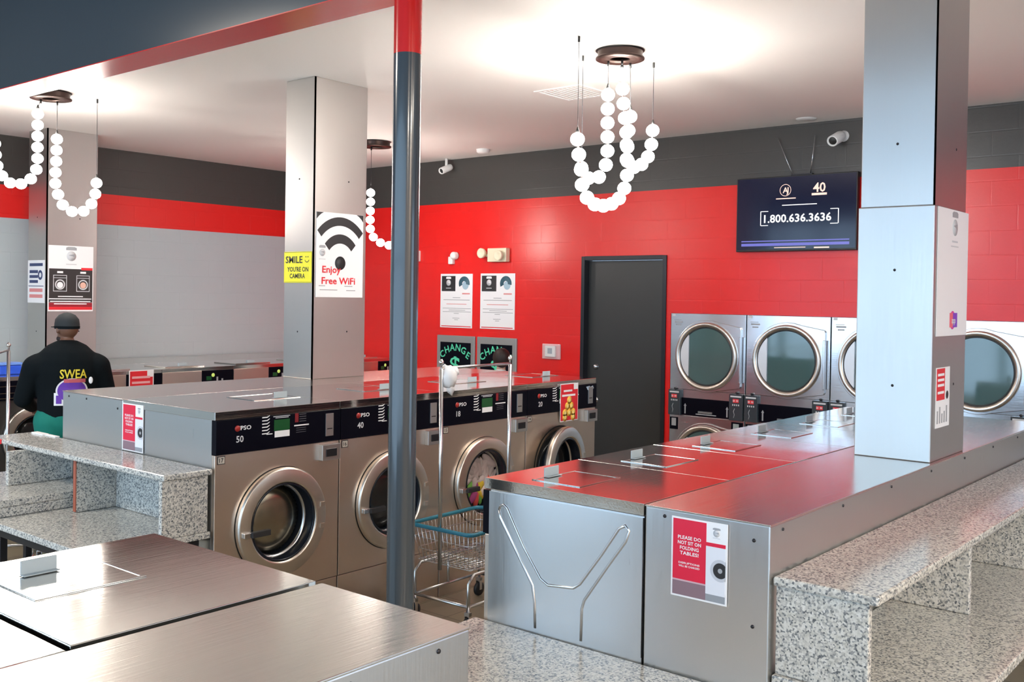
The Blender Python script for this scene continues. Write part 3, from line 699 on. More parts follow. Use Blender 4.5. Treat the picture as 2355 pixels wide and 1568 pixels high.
# two white notices on the red wall
for (ya, za, lab, ww) in ((8.305, 1.632, 'left white notice with a dark logo square, on the red wall', .51), (7.67, 1.635, 'right white notice with a dark logo square, on the red wall', .515)):
    b = MB(RW(ya, za, .001)); h = .635
    b.box(0, 0, 0, ww, h, .004, PAPER); b = b; P = .0045
    b.T = RW(ya, za, .005)
    b.box(.02, .43, 0, .24, .61, .001, INK); can_emblem(b, .13, .53, .08, .13, PAPER, PALEINK, .002); 
    b.lathe([(.03, .0015), (.085, .0015), (.085, 0)], mat('teal_ink', (.03, .1, .14), .5), c=(.38, .52, 0), seg=28, a0=-.2, a1=3.6); b.lathe([(0, .001), (.05, .001)], mat('soft_blue_ink', (.35, .5, .6), .5), c=(.4, .5, 0), seg=20)
    b.box(.35, .395, 0, .47, .41, .001, mat('soft_red_ink', (.7, .25, .25), .5))
    for i, (a, c_) in enumerate(((.2, .32), (.05, .47))): b.box(a, .35-.025*i, 0, c_, .357-.025*i, .001, GREYINK)
    b.box(.1, .275, 0, .42, .282, .001, mat('soft_red_ink', (.7, .25, .25), .5))
    for i, (a, c_) in enumerate(((.04, .49), (.14, .4), (.04, .49), (.22, .3))): b.box(a, .225-.02*i, 0, c_, .231-.02*i, .001, GREYINK)
    b.box(.2, .11, 0, .31, .116, .001, GREYINK); b.box(.23, .09, 0, .29, .096, .001, GREYINK); b.box(.02, .012, 0, .49, .022, .001, REDINK)
    tag(b.build('wall_notice'), lab, 'notice', 'notices on the red wall')
# change machines
GREEN = mat('neon_green', (.05, .35, .2), .4, emit=(.08, .5, .3), es=.35)
for (ya, yb, lab) in ((8.337, 7.735, 'left change machine in a grey frame, green dollar sign visible'), (7.70, 7.11, 'right change machine in a grey frame, behind the dark-haired head')):
    wd = ya-yb; t = empty('change_machine', (D, ya, .75), lab, 'change machine', 'change machines')
    T = frame((0, 0, 0), (0, -1, 0)); H = .79
    MB(T).box(0, 0, -.02, wd, H, .02, mat('grey_hammered', (.33, .33, .32), .4, .4)).build('frame', t, bev=.006)
    b = MB(frame((-.02, 0, 0), (0, -1, 0))); b.box(.06, .1, 0, wd-.06, H-.08, .004, BLACK_PANEL); f = b.build('face_panel', t)
    b = MB(frame((-.024, 0, 0), (0, -1, 0))); cx = wd/2
    for i, ch in enumerate('CHANGE'):
        a = math.radians(46-92*i/5); rr = .27
        b.text(ch, cx-rr*math.sin(a)*.95, H-.175-rr+rr*math.cos(a), .078, GREEN, 'c', .002, rot=a*.7)
    b.build('lettering', f); b = MB(frame((-.024, 0, 0), (0, -1, 0))); b.text('$', cx+.0, H-.43, .18, GREEN, 'c', .002, w=.16); b.build('dollar_sign', f)
    b = MB(frame((-.02, 0, 0), (0, -1, 0))); b.box(cx-.05, .12, 0, cx+.05, .2, .02, CHROME); b.build('coin_tray', t)

# ------------------------------------------------------------------ signs on columns and machines
# Wi-Fi sign
T = frame((4.838, 5.902-.001, 1.98), (1, 0, 0)); b = MB(T); b.box(0, 0, 0, .465, .64, .004, PAPER)
b.T = frame((4.838, 5.902-.005, 1.98), (1, 0, 0)); cx = .235; cy = .2
def arc(b, cx, cy, r0, r1, a0, a1, m, n=.001, sx=1):
    a0, a1 = math.radians(a0), math.radians(a1); pts = []
    for i in range(17): a = a0+(a1-a0)*i/16; pts.append((cx+sx*r1*math.cos(a), cy+r1*math.sin(a)))
    for i in range(17): a = a1-(a1-a0)*i/16; pts.append((cx+sx*r0*math.cos(a), cy+r0*math.sin(a)))
    for i in range(16):
        q = [pts[i], pts[i+1], pts[32-i], pts[33-i]]; b.poly(q[::-1], 0, n, m)
arc(b, cx, .235, .31, .375, 45, 135, INK, sx=.85); arc(b, cx, .235, .175, .245, 43, 137, INK, sx=.85)
b.lathe([(0, .001), (.052, .001), (.052, 0)], INK, c=(cx, .26, 0), seg=28)
b.poly([(0.002, .638), (.07, .638), (.045, .625), (.02, .605), (.002, .585)], 0, .001, INK); b.poly([(.463, .638), (.463, .585), (.445, .605), (.42, .625), (.395, .638)], 0, .001, INK)
b.text('Enjoy', .06, .185, .05, REDINK, 'l', .0025, w=.18); b.text('Free WiFi', .055, .1, .05, REDINK, 'l', .0025, w=.33)
can_emblem(b, .06, .335, .06, .1, GREYINK, PALEINK)
for x0, x1, y in ((.03, .09, .082), (.04, .21, .052), (.28, .36, .082), (.3, .39, .05)): b.box(x0, y, 0, x1, y+.006, .001, GREYINK)
tag(b.build('wifi_sign'), 'white Enjoy Free WiFi sign with a large black signal symbol', 'sign')
# smile sign, wraps the left face
b = MB(frame((4.811, 6.236, 2.085), (0, -1, 0))); b.box(.0, 0, 0, .325, .235, .003, YELLOW); b.T = frame((4.808, 6.236, 2.085), (0, -1, 0))
b.box(.004, .004, 0, .321, .006, .001, INK); b.box(.004, .229, 0, .321, .231, .001, INK)
b.text('SMILE', .02, .15, .05, INK, 'l', .001, w=.2); b.text("YOU'RE ON", .165, .085, .034, INK, 'c', .001, w=.25); b.text('CAMERA', .16, .035, .034, INK, 'c', .001, w=.18)
b.lathe([(0, .001), (.005, .001)], INK, c=(.26, .195, 0), seg=8); b.lathe([(0, .001), (.005, .001)], INK, c=(.285, .195, 0), seg=8); arc(b, .272, .18, .022, .027, 200, 340, INK)
tag(b.build('camera_notice'), "yellow SMILE YOU'RE ON CAMERA notice on the middle column", 'sign')
# poster and notice on the far left column
b = MB(frame((4.786, 9.973, 1.79), (1, 0, 0))); b.box(0, 0, 0, .468, .664, .004, PAPER); b.T = frame((4.786, 9.969, 1.79), (1, 0, 0))
can_emblem(b, .235, .56, .11, .17, GREYINK, PALEINK); b.box(.008, .09, 0, .46, .43, .001, mat('poster_charcoal', (.03, .025, .025), .5)); b.box(.34, .42, 0, .46, .445, .0015, REDINK)
for x in (.05, .29):
    for q in ((x, .20, x+.14, .206), (x, .36, x+.14, .366), (x, .206, x+.006, .36), (x+.134, .206, x+.14, .36), (x, .335, x+.14, .34)): b.box(q[0], q[1], .001, q[2], q[3], .002, PALEINK)
    b.lathe([(.04, .002), (.052, .002)], PALEINK, c=(x+.07, .27, 0), seg=20); b.lathe([(0, .002), (.032, .002)], PAPER if x < .2 else mat('skin_ink', (.75, .45, .35), .5), c=(x+.07, .265, 0), seg=16); b.box(x+.04, .385, .001, x+.1, .405, .002, PAPER)
for i, (a, c_) in enumerate(((.1, .36), (.01, .45), (.02, .44), (.06, .4))): b.box(a, .145-.025*i, .001, c_, .155-.025*i, .002, PAPER)
b.box(.008, .045, 0, .46, .088, .0012, mat('dark_red_ink', (.3, .01, .02), .5)); b.box(.008, .015, 0, .46, .045, .001, REDINK)
tag(b.build('laundry_poster'), 'black, white and red laundry poster on the far left column above the person', 'poster')
b = MB(frame((4.764, 10.355, 1.872), (0, -1, 0))); b.box(0, 0, 0, .36, .43, .003, PAPER); b.T = frame((4.761, 10.355, 1.872), (0, -1, 0))
NV = mat('navy_ink', (.03, .05, .15), .5)
for y in (.37, .3, .25, .2): b.box(.04, y, 0, .22 if y < .37 else .32, y+.03, .001, NV)
b.lathe([(.025, .001), (.05, .001)], NV, c=(.27, .28, 0), seg=16); b.box(.02, .165, 0, .34, .172, .001, NV)
for y in (.11, .05): b.box(.04, y, 0, .32, y+.035, .001, mat('soft_red_ink', (.7, .25, .25), .5))
tag(b.build('rules_notice'), 'navy and red printed notice on the left side of the far left column', 'notice')
# folding table poster: generic drawing helper
def folding_poster(T, T2, w, h, name, label, tilt=False):
    b = MB(T); b.box(0, 0, 0, w, h, .003, PAPER); b.T = T2
    e = .03*w; sx = .63*w
    b.box(e, .22*h, 0, sx, h-e, .001, mat('poster_red', (.72, .012, .05), .4)); b.box(e, e, 0, sx, .2*h, .001, mat('mauve_floor', (.25, .16, .19), .5)); b.box(e, .2*h, 0, sx, .22*h, .001, mat('pale_mauve', (.6, .4, .45), .5))
    b.box(sx, e, 0, w-e, .13*h, .001, mat('grey_floor', (.3, .32, .35), .5)); b.box(sx, .11*h, 0, w-e, .70*h, .0015, mat('appliance_white', (.75, .77, .83), .4))
    b.box(sx, .70*h, 0, w-e, .745*h, .001, mat('poster_red', (.72, .012, .05), .4))
    can_emblem(b, .81*w, .87*h, .13*w, .12*h, GREYINK, PALEINK)
    cx, cy, r = w-e-.085*w, .42*h, .13*w
    for rr, m, n in ((r*1.35, mat('ring_grey', (.55, .57, .62), .4), .002), (r*.95, INK, .0025), (r*.3, GREYINK, .003)):
        pts = [(cx+rr*math.cos(math.radians(a)), cy+rr*1.0*math.sin(math.radians(a))) for a in range(0, 360, 15)]
        pts = [(min(x, w-e), y) for x, y in pts]; b.poly(pts, 0, n, m)
    fs = h*.042
    for i, s in enumerate(('PLEASE DO', 'NOT SIT ON', 'FOLDING', 'TABLES!')): b.text(s, .33*w, h*(.73-.065*i), fs, PAPER, 'c', .0015, w=w*(.42 if i < 2 else .34))
    for i, s in enumerate(('DISRUPTIONS', 'WILL BE CHARGED')): b.text(s, .33*w, h*(.42-.04*i), fs*.55, PAPER, 'c', .0015, w=w*.38)
    return tag(b.build(name), label, 'poster')
folding_poster(frame((3.107, 1.814, .957), (0, -1, 0)), frame((3.104, 1.814, .957), (0, -1, 0)), .218, .28, 'folding_table_poster', 'red poster asking not to sit on folding tables, on the right island end')
folding_poster(frame((3.096, 5.508, 1.072), (0, -1, 0)), frame((3.093, 5.508, 1.072), (0, -1, 0)), .224, .275, 'folding_table_poster', 'red poster on the left end of the middle island, above the granite shelf')
# tilted red notice on the far washer
def red_notice(M, w, h, label, name='red_notice'):
    b = MB(M); b.box(0, 0, 0, w, h, .002, PAPER); b.T = M @ Matrix.Translation((0, 0, .002))
    b.box(.01, .01, 0, w-.01, h-.01, .001, REDINK); b.box(w-.07, h-.07, 0, w-.008, h-.008, .0015, PAPER)
    for y, a in ((h*.66, .03), (h*.45, .03)): b.box(a, y, .001, w-.04, y+.022, .0022, mat('pink_letters', (.8, .4, .42), .5))
    return tag(b.build(name), label, 'notice')
red_notice(frame((5.10, 8.975, 1.0), (1, 0, 0)), .26, .24, 'small red notice on the far washer right of the person')
# red and gold notice on the last washer of the middle row
b = MB(frame((6.127, AY-.016, 1.057), (1, 0, 0))); b.box(0, 0, 0, .23, .288, .002, PAPER); b.T = frame((6.127, AY-.018, 1.057), (1, 0, 0))
b.box(.006, .006, 0, .224, .282, .001, REDINK); b.box(.17, .24, 0, .224, .282, .0015, PAPER)
b.box(.04, .225, .001, .15, .24, .002, PAPER); b.box(.02, .19, .001, .19, .205, .002, PAPER)
GOLD = mat('gold_ink', (.9, .5, .05), .5); PG = mat('pale_gold_ink', (.95, .75, .25), .5)
for i, (x, y) in enumerate(((.115, .16), (.09, .115), (.14, .115), (.06, .065), (.115, .065), (.165, .065), (.06, .03), (.165, .03))):
    b.lathe([(0, .002), (.03, .002), (.03, 0)], GOLD, c=(x, y, 0), seg=16); b.lathe([(0, .003), (.015, .003)], PG, c=(x, y, 0), seg=12)
tag(b.build('red_notice'), 'red notice with a golden pile on the last washer of the middle row', 'notice')
b = MB(frame((6.47, AY-.0135, 1.18), (1, 0, 0))); SK = mat('pale_blue_ink', (.45, .55, .65), .4)
b.poly([(.03, 0), (.07, 0), (.07, .085), (.105, .11), (.09, .13), (.06, .12), (.045, .13), (.0, .125), (.02, .1), (.03, .095)], 0, .001, SK)
tag(b.build('wash_symbol'), 'pale blue symbol on the control panel next to the charcoal door', 'symbol')
# posters on the tall right column (front face of the sleeve)
b = MB(frame((4.888, 1.463, 1.847), (1, 0, 0))); b.box(0, 0, 0, .485, .61, .004, PAPER); b.T = frame((4.888, 1.459, 1.847), (1, 0, 0))
can_emblem(b, .26, .525, .09, .14, GREYINK, PALEINK); b.box(.2, .43, 0, .32, .436, .001, PALEINK)
b.lathe([(0, .001), (.045, .001)], mat('magenta_ink', (.7, .05, .35), .4), c=(.245, .075, 0), seg=18); b.box(.2, .04, 0, .25, .11, .0014, mat('rose_ink', (.85, .15, .2), .4)); b.box(.25, .04, 0, .32, .11, .0014, mat('purple_ink', (.2, .05, .55), .4)); b.text('app', .26, .06, .03, PAPER, 'c', .002)
tag(b.build('white_poster'), 'white poster with a small pink and purple badge, on the tall right column', 'poster')
b = MB(frame((4.905, 1.463, 1.413), (1, 0, 0))); b.box(0, 0, 0, .21, .285, .003, PAPER); b.T = frame((4.905, 1.460, 1.413), (1, 0, 0))
b.box(.006, .13, 0, .13, .28, .001, REDINK)
for y in (.245, .22, .195, .16): b.box(.02, y, .001, .115, y+.012, .002, PAPER)
b.lathe([(0, .001), (.02, .001)], INK, c=(.17, .15, 0), seg=14)
for i in range(5): b.box(.015+.035*i, .02, 0, .033+.035*i, .08+.02*math.sin(i*2), .001, GREYINK)
tag(b.build('small_red_poster'), 'small red and white poster low on the tall right column', 'poster')

# ------------------------------------------------------------------ chandeliers
R_B = .0445
def catmull(P, n=24):
    P = [Vector(p) for p in P]; Q = [P[0]*2-P[1]]+P+[P[-1]*2-P[-2]]; out = []
    for i in range(1, len(Q)-2):
        for k in range(n):
            t = k/n; a, b_, c_, d_ = Q[i-1], Q[i], Q[i+1], Q[i+2]
            out.append(.5*((2*b_)+(c_-a)*t+(2*a-5*b_+4*c_-d_)*t*t+(3*b_-a-3*c_+d_)*t**3))
    out.append(P[-1]); return out
def beads(P, pitch=.0945):
    c = catmull(P); L = [0]
    for i in range(1, len(c)): L.append(L[-1]+(c[i]-c[i-1]).length)
    n = max(1, round(L[-1]/pitch)); out = []; j = 0
    for k in range(n+1):
        s = L[-1]*k/n
        while j < len(L)-2 and L[j+1] < s: j += 1
        t = (s-L[j])/max(1e-9, L[j+1]-L[j]); out.append(c[j].lerp(c[j+1], min(1, max(0, t))))
    return out
def chandelier(loc, label, strands, canopy=True, cr=.16):
    """strands: (points, top anchor of first end, top anchor of last end)"""
    t = empty('chandelier', loc, label, 'chandelier', 'globe chain chandeliers'); O = Vector(loc)
    if canopy:
        b = MB(Matrix.Rotation(PI, 4, 'X')); b.lathe([(0, .006), (cr*.97, .006), (cr, .0)], BLACK, seg=36)
        b.lathe([(cr*.93, .006), (cr*.9, .045)], BRONZE, seg=36); b.lathe([(cr*.42, .046), (cr, .046), (cr, .058), (cr*.42, .058), (cr*.42, .046)], BRONZE, seg=36)
        b.build('canopy', t)
    first = None
    for pts, a0, a1 in strands:
        bs = beads(pts)
        for p in bs:
            if first is None:
                first = MB().ball((0, 0, 0), R_B, BALL, 18, 12, sc=(1, 1, .95)).build('globe', t)
                g = first
            else: g = first.copy(); COL.objects.link(g); g.parent = t
            g.location = p-O
        b = MB(); b.tube([p-O for p in bs], .006, BRONZE, 6); b.build('cable', t)
        for e, a in ((bs[0], a0), (bs[-1], a1)):
            if a is None: continue
            a = Vector(a); b = MB(); b.tube([e-O+Vector((0, 0, R_B)), a-O], .0022, DARK_METAL, 5)
            b.tube([e-O+Vector((0, 0, R_B*.9)), e-O+Vector((0, 0, R_B+.03))], [.014, .004], BLACK, 8)
            b.tube([a-O, a-O-Vector((0, 0, .035))], [.008, .008], BLACK, 8); b.build('suspension_wire', t)
    return t
CZ = C
S1 = [(5.048, 3.664, 2.984), (5.064, 3.664, 2.892), (5.094, 3.664, 2.796), (5.105, 3.664, 2.707), (5.149, 3.663, 2.638), (5.248, 3.662, 2.597), (5.374, 3.661, 2.602), (5.497, 3.66, 2.646), (5.576, 3.659, 2.733), (5.604, 3.659, 2.827), (5.603, 3.659, 3.014), (5.55, 3.66, 3.28), (5.525, 3.66, 3.47)]
S2 = [(5.489, 3.743, 3.34), (5.489, 3.743, 3.146), (5.489, 3.74, 2.963), (5.487, 3.751, 2.878), (5.478, 3.822, 2.782), (5.47, 3.88, 2.805), (5.464, 3.93, 2.873)]
S3 = [(5.632, 3.658, 3.21), (5.60, 3.658, 3.06), (5.589, 3.659, 2.935), (5.68, 3.657, 2.88), (5.772, 3.656, 2.908), (5.86, 3.654, 2.98), (5.892, 3.654, 3.059), (5.906, 3.654, 3.155)]
chandelier((5.5, 3.66, C), 'large globe chain chandelier hanging in front of the charcoal door', [
    (S1, (5.048, 3.664, C), (5.525, 3.66, C-.055)), (S2, (5.489, 3.743, C-.055), (5.464, 3.93, C)), (S3, (5.62, 3.658, C-.055), (5.906, 3.654, C))])
L2 = [(4.004, 8.214, 3.25), (4.0, 8.215, 3.05), (3.998, 8.215, 2.865), (4.06, 8.197, 2.697), (4.135, 8.174, 2.658), (4.21, 8.15, 2.67), (4.265, 8.135, 2.732), (4.295, 8.126, 2.82), (4.303, 8.124, 2.911)]
L1 = [(3.868, 8.264, 3.443), (3.868, 8.265, 3.147), (3.868, 8.264, 3.051), (3.858, 8.277, 2.962), (3.824, 8.318, 2.897), (3.767, 8.386, 2.864), (3.713, 8.452, 2.887), (3.674, 8.5, 2.958), (3.653, 8.525, 3.053), (3.645, 8.534, 3.195)]
chandelier((3.93, 8.17, C), 'globe chain chandelier at the upper left, above the person', [(L2, (4.004, 8.214, C-.055), (4.303, 8.124, C)), (L1, (3.88, 8.24, C-.055), (L1[-1][0], L1[-1][1], C))])
yx = 7.9; 
L3 = [(7.22, 7.92, 3.08), (7.22, 7.92, 2.72), (7.24, 7.9, 2.62), (7.33, 7.82, 2.54), (7.43, 7.72, 2.54), (7.52, 7.63, 2.62), (7.54, 7.6, 2.75)]
chandelier((7.25, 7.88, C), 'small globe chain chandelier half hidden behind the dark pole', [(L3, (7.22, 7.92, C-.055), (7.54, 7.6, C))])

# ------------------------------------------------------------------ laundry carts
def cart(loc, rotz, label):
    t = empty('laundry_cart', loc, label, 'laundry cart', 'wire laundry carts', rotz)
    hx, hy = .33, .25; zr, zb = .585, .36
    def rr(hx, hy, z, r=.05, n=6):
        out = []
        for cx, cy, a0 in ((hx-r, hy-r, 0), (-hx+r, hy-r, 90), (-hx+r, -hy+r, 180), (hx-r, -hy+r, 270)):
            for k in range(n+1):
                a = math.radians(a0+90*k/n); out.append((cx+r*math.cos(a), cy+r*math.sin(a), z))
        return out
    bk = MB()
    for z, s in ((zb, .86), (zb+.075, .9), (zb+.15, .95)): bk.tube(rr(hx*s, hy*s, z), .0028, CHROME, 6, closed=True)
    top = rr(hx, hy, zr, .05, 3); bot = rr(hx*.86, hy*.86, zb, .04, 3)
    def along(p0, p1, q0, q1, n):
        for k in range(n+1):
            f = k/n; a = Vector(p0).lerp(Vector(p1), f); c_ = Vector(q0).lerp(Vector(q1), f); bk.tube([a, c_], .002, CHROME, 5)
    X, Y, x, y = hx-.02, hy-.0, hx*.86-.02, hy*.86
    along((-X, Y, zr), (X, Y, zr), (-x, y, zb), (x, y, zb), 18); along((-X, -Y, zr), (X, -Y, zr), (-x, -y, zb), (x, -y, zb), 18)
    along((hx, -Y+.02, zr), (hx, Y-.02, zr), (hx*.86, -y+.02, zb), (hx*.86, y-.02, zb), 13); along((-hx, -Y+.02, zr), (-hx, Y-.02, zr), (-hx*.86, -y+.02, zb), (-hx*.86, y-.02, zb), 13)
    for k in range(17): bk.tube([(-hx*.86+hx*1.72*k/16, -y, zb), (-hx*.86+hx*1.72*k/16, y, zb)], .002, CHROME, 5)
    for k in range(11): bk.tube([(-hx*.86, -y+2*y*k/10, zb+.003), (hx*.86, -y+2*y*k/10, zb+.003)], .002, CHROME, 5)
    bk.build('wire_basket', t)
    tag(MB().tube(rr(hx+.004, hy+.004, zr), .013, TEAL, 8, closed=True).build('rim_bumper', t), 'teal rubber rim')
    b = MB(); 
    for sy in (-1, 1):
        yy = sy*(hy-.03)
        b.tube([(-hx+.02, yy, .12), (-hx+.02, yy, .29), (-hx+.07, yy, .335), (hx-.07, yy, .335), (hx-.02, yy, .29), (hx-.02, yy, .12)], .011, CHROME, 8)
        b.tube([(-hx+.02, yy, .15), (hx-.02, yy, .15)], .009, CHROME, 8); b.tube([(0, yy, .15), (0, yy, .335)], .009, CHROME, 8)
    for sx in (-1, 1): b.tube([(sx*(hx-.02), -hy+.03, .15), (sx*(hx-.02), hy-.03, .15)], .011, CHROME, 8)
    b.build('base_frame', t)
    for sx in (-1, 1):
        for sy in (-1, 1):
            x0, y0 = sx*(hx-.02), sy*(hy-.03)
            w_ = MB(Matrix.Translation((x0, y0+.012, .045)) @ Matrix.Rotation(PI/2, 4, 'X')); w_.lathe([(0, .0), (.03, .0), (.045, .003), (.045, .021), (.03, .024), (0, .024)], RUBBER, seg=20); ww = w_.build('caster', t)
            MB().box(x0-.012, y0-.018, .04, x0+.012, y0-.014, .12, CHROME).box(x0-.012, y0+.014, .04, x0+.012, y0+.018, .12, CHROME).box(x0-.014, y0-.018, .1, x0+.014, y0+.018, .122, CHROME).build('caster_fork', ww)
    for sx in (-1, 1):
        MB().tube([(sx*.325, 0, .34), (sx*.335, 0, 1.56)], .0125, CHROME, 10).ball((sx*.335, 0, 1.60), .016, CHROME, 10, 8).tube([(sx*.335, 0, 1.56), (sx*.335, 0, 1.62)], .007, CHROME, 8).build('upright_pole', t)
    MB().tube([(-.335, 0, 1.565), (.335, 0, 1.565)], .009, CHROME, 8).build('hanging_bar', t)
    return t
cart((4.75, 4.20, 0), .02, 'wire laundry cart with a teal rim and hanging bar, in front of the middle washers')
cart((3.097, 7.14, 0), math.atan2(.838, .545), 'laundry cart pole at the left edge beside the person in black')
b = MB(); b.ball((0, 0, 0), .06, WHITE, 14, 10, sc=(.95, .9, 1.15)); b.ball((.02, 0, -.07), .03, WHITE, 10, 8, sc=(.9, .8, 1.3)); b.ball((-.02, .01, .05), .025, WHITE, 8, 6); b.ball((.035, -.01, .03), .035, WHITE, 8, 6)
bag = b.build('plastic_bag', loc=(4.475, 4.19, 1.51)); tag(bag, 'crumpled white plastic bag tied on the laundry cart pole', 'bag')
for v in bag.data.vertices: v.co *= 1+.12*math.sin(v.co.x*160+v.co.z*90)*math.cos(v.co.y*140)
# dark pipework / box under the middle row, right of the cart
# blue detergent box
t = empty('detergent_tub', (4.10, 9.3, CT), 'blue detergent container on top of the dark far washer', 'container')
MB().box(-.10, -.07, 0, .10, .07, .085, BLUE).build('tub', t, bev=.012)
MB().box(-.105, -.075, .085, .105, .075, .108, mat('light_blue_plastic', (.15, .3, .75), .3)).build('lid', t, bev=.006)
# laundry visible in the third washer
b = MB()
cols = [(.5, .4, .38), (.55, .45, .42), (.45, .38, .36), (.55, .38, .03), (.12, .3, .05), (.55, .06, .05), (.6, .5, .45), (.3, .04, .15)]
for i in range(70):
    a = random.uniform(0, 2*PI); r = .165*math.sqrt(random.random()); X, Z = r*math.cos(a), r*math.sin(a)
    k = random.choice((0, 1, 2)) if Z > -.02 else random.choice((3, 4, 5, 6, 7))
    b.ball((0, 0, 0), random.uniform(.025, .045), mat('cloth_%d' % k, cols[k], .9), 10, 8, sc=(1.9, .5, .7), T=Matrix.Translation((4.836+.438+X, AY+.055, .72+Z)) @ Matrix.Rotation(random.uniform(0, PI), 4, 'Y'))
tag(b.build('laundry', None), 'bright mixed laundry behind the door of the third washer', 'laundry', kind='stuff')

# ------------------------------------------------------------------ people
SKIN = mat('brown_skin', (.16, .075, .045), .45)
SKIN2 = mat('light_skin', (.6, .38, .28), .5)
BLK_CLOTH = mat('black_sweatshirt', (.004, .007, .009), .9, spec=.15)
GRN_CLOTH = mat('green_trousers', (.0, .19, .14), .8)
HAIR = mat('dark_brown_hair', (.02, .01, .008), .6)
def capsule(b, p0, p1, r0, r1, m, sy=1.0, seg=16):
    """tapered limb with round ends; sy flattens it front to back"""
    p0, p1 = Vector(p0), Vector(p1); d = (p1-p0); L = d.length; d = d.normalized() if L > 1e-6 else Vector((0, 0, 1))
    q = d.cross(Vector((0, 1, 0))) if abs(d.y) < .9 else d.cross(Vector((1, 0, 0))); q.normalize(); t = d.cross(q)
    prof = [(math.sin(a)*r0, -math.cos(a)*r0) for a in [PI/2*i/5 for i in range(5)]]+[(r0, 0), (r1, L)]+[(math.cos(a)*r1, L+math.sin(a)*r1) for a in [PI/2*i/5 for i in range(1, 6)]]
    M = Matrix((q, t, d)).transposed().to_4x4(); M.translation = p0
    prof = [(max(r, .0005), n_) for r, n_ in prof]
    b2 = MB(M); b2.lathe(prof, m, seg=seg)
    n = len(b.v); vs = b2.v
    if sy != 1.0: vs = [Vector((v.x, p0.y+(v.y-p0.y)*sy+(0), v.z)) for v in vs]
    P = len(prof); fs = b2.f+[[i*P for i in range(seg)][::-1], [i*P+P-1 for i in range(seg)]]
    b.add(vs, fs, m, True)
def remesh(b, name, parent, vox, m, smooth=4, loc=None):
    o = b.build(name); md = o.modifiers.new('r', 'REMESH'); md.mode = 'VOXEL'; md.voxel_size = vox
    sm = o.modifiers.new('s', 'SMOOTH'); sm.iterations = smooth; sm.factor = .6
    dg = bpy.context.evaluated_depsgraph_get(); me = bpy.data.meshes.new_from_object(o.evaluated_get(dg))
    old = o.data; o.modifiers.clear(); o.data = me; bpy.data.meshes.remove(old)
    me.materials.clear(); me.materials.append(m)
    for p in me.polygons: p.use_smooth = True; p.material_index = 0
    me.name = name; o.parent = parent; return o
def hand(b, w, d, up, m, side):
    """palm with four fingers and a thumb; w wrist, d direction, up back-of-hand normal"""
    w, d, up = Vector(w), Vector(d).normalized(), Vector(up).normalized(); s = d.cross(up)*side
    capsule(b, w, w+d*.03, .027, .03, m, 1, 10)
    for k in range(4): capsule(b, w+d*.02+s*(.027-.018*k)*.8, w+d*.09+s*(.03-.02*k), .016, .0125, m, 1, 10)
    for k, L in enumerate((.075, .083, .078, .06)):
        p = w+d*.09+s*(.03-.02*k); q = p+d*L*.5-up*.008; r = q+(d*.8-up*.6).normalized()*L*.3; e = r+(d*.5-up*.85).normalized()*L*.25
        capsule(b, p, q, .0098, .009, m, 1, 8); capsule(b, q, r, .009, .0085, m, 1, 8); capsule(b, r, e, .0085, .0075, m, 1, 8)
    p = w+d*.03+s*.03; q = p+(d*.5+s*.8-up*.2).normalized()*.04; e = q+(d*.9+s*.25-up*.3).normalized()*.035
    capsule(b, p, q, .013, .0115, m, 1, 8); capsule(b, q, e, .0115, .009, m, 1, 8)
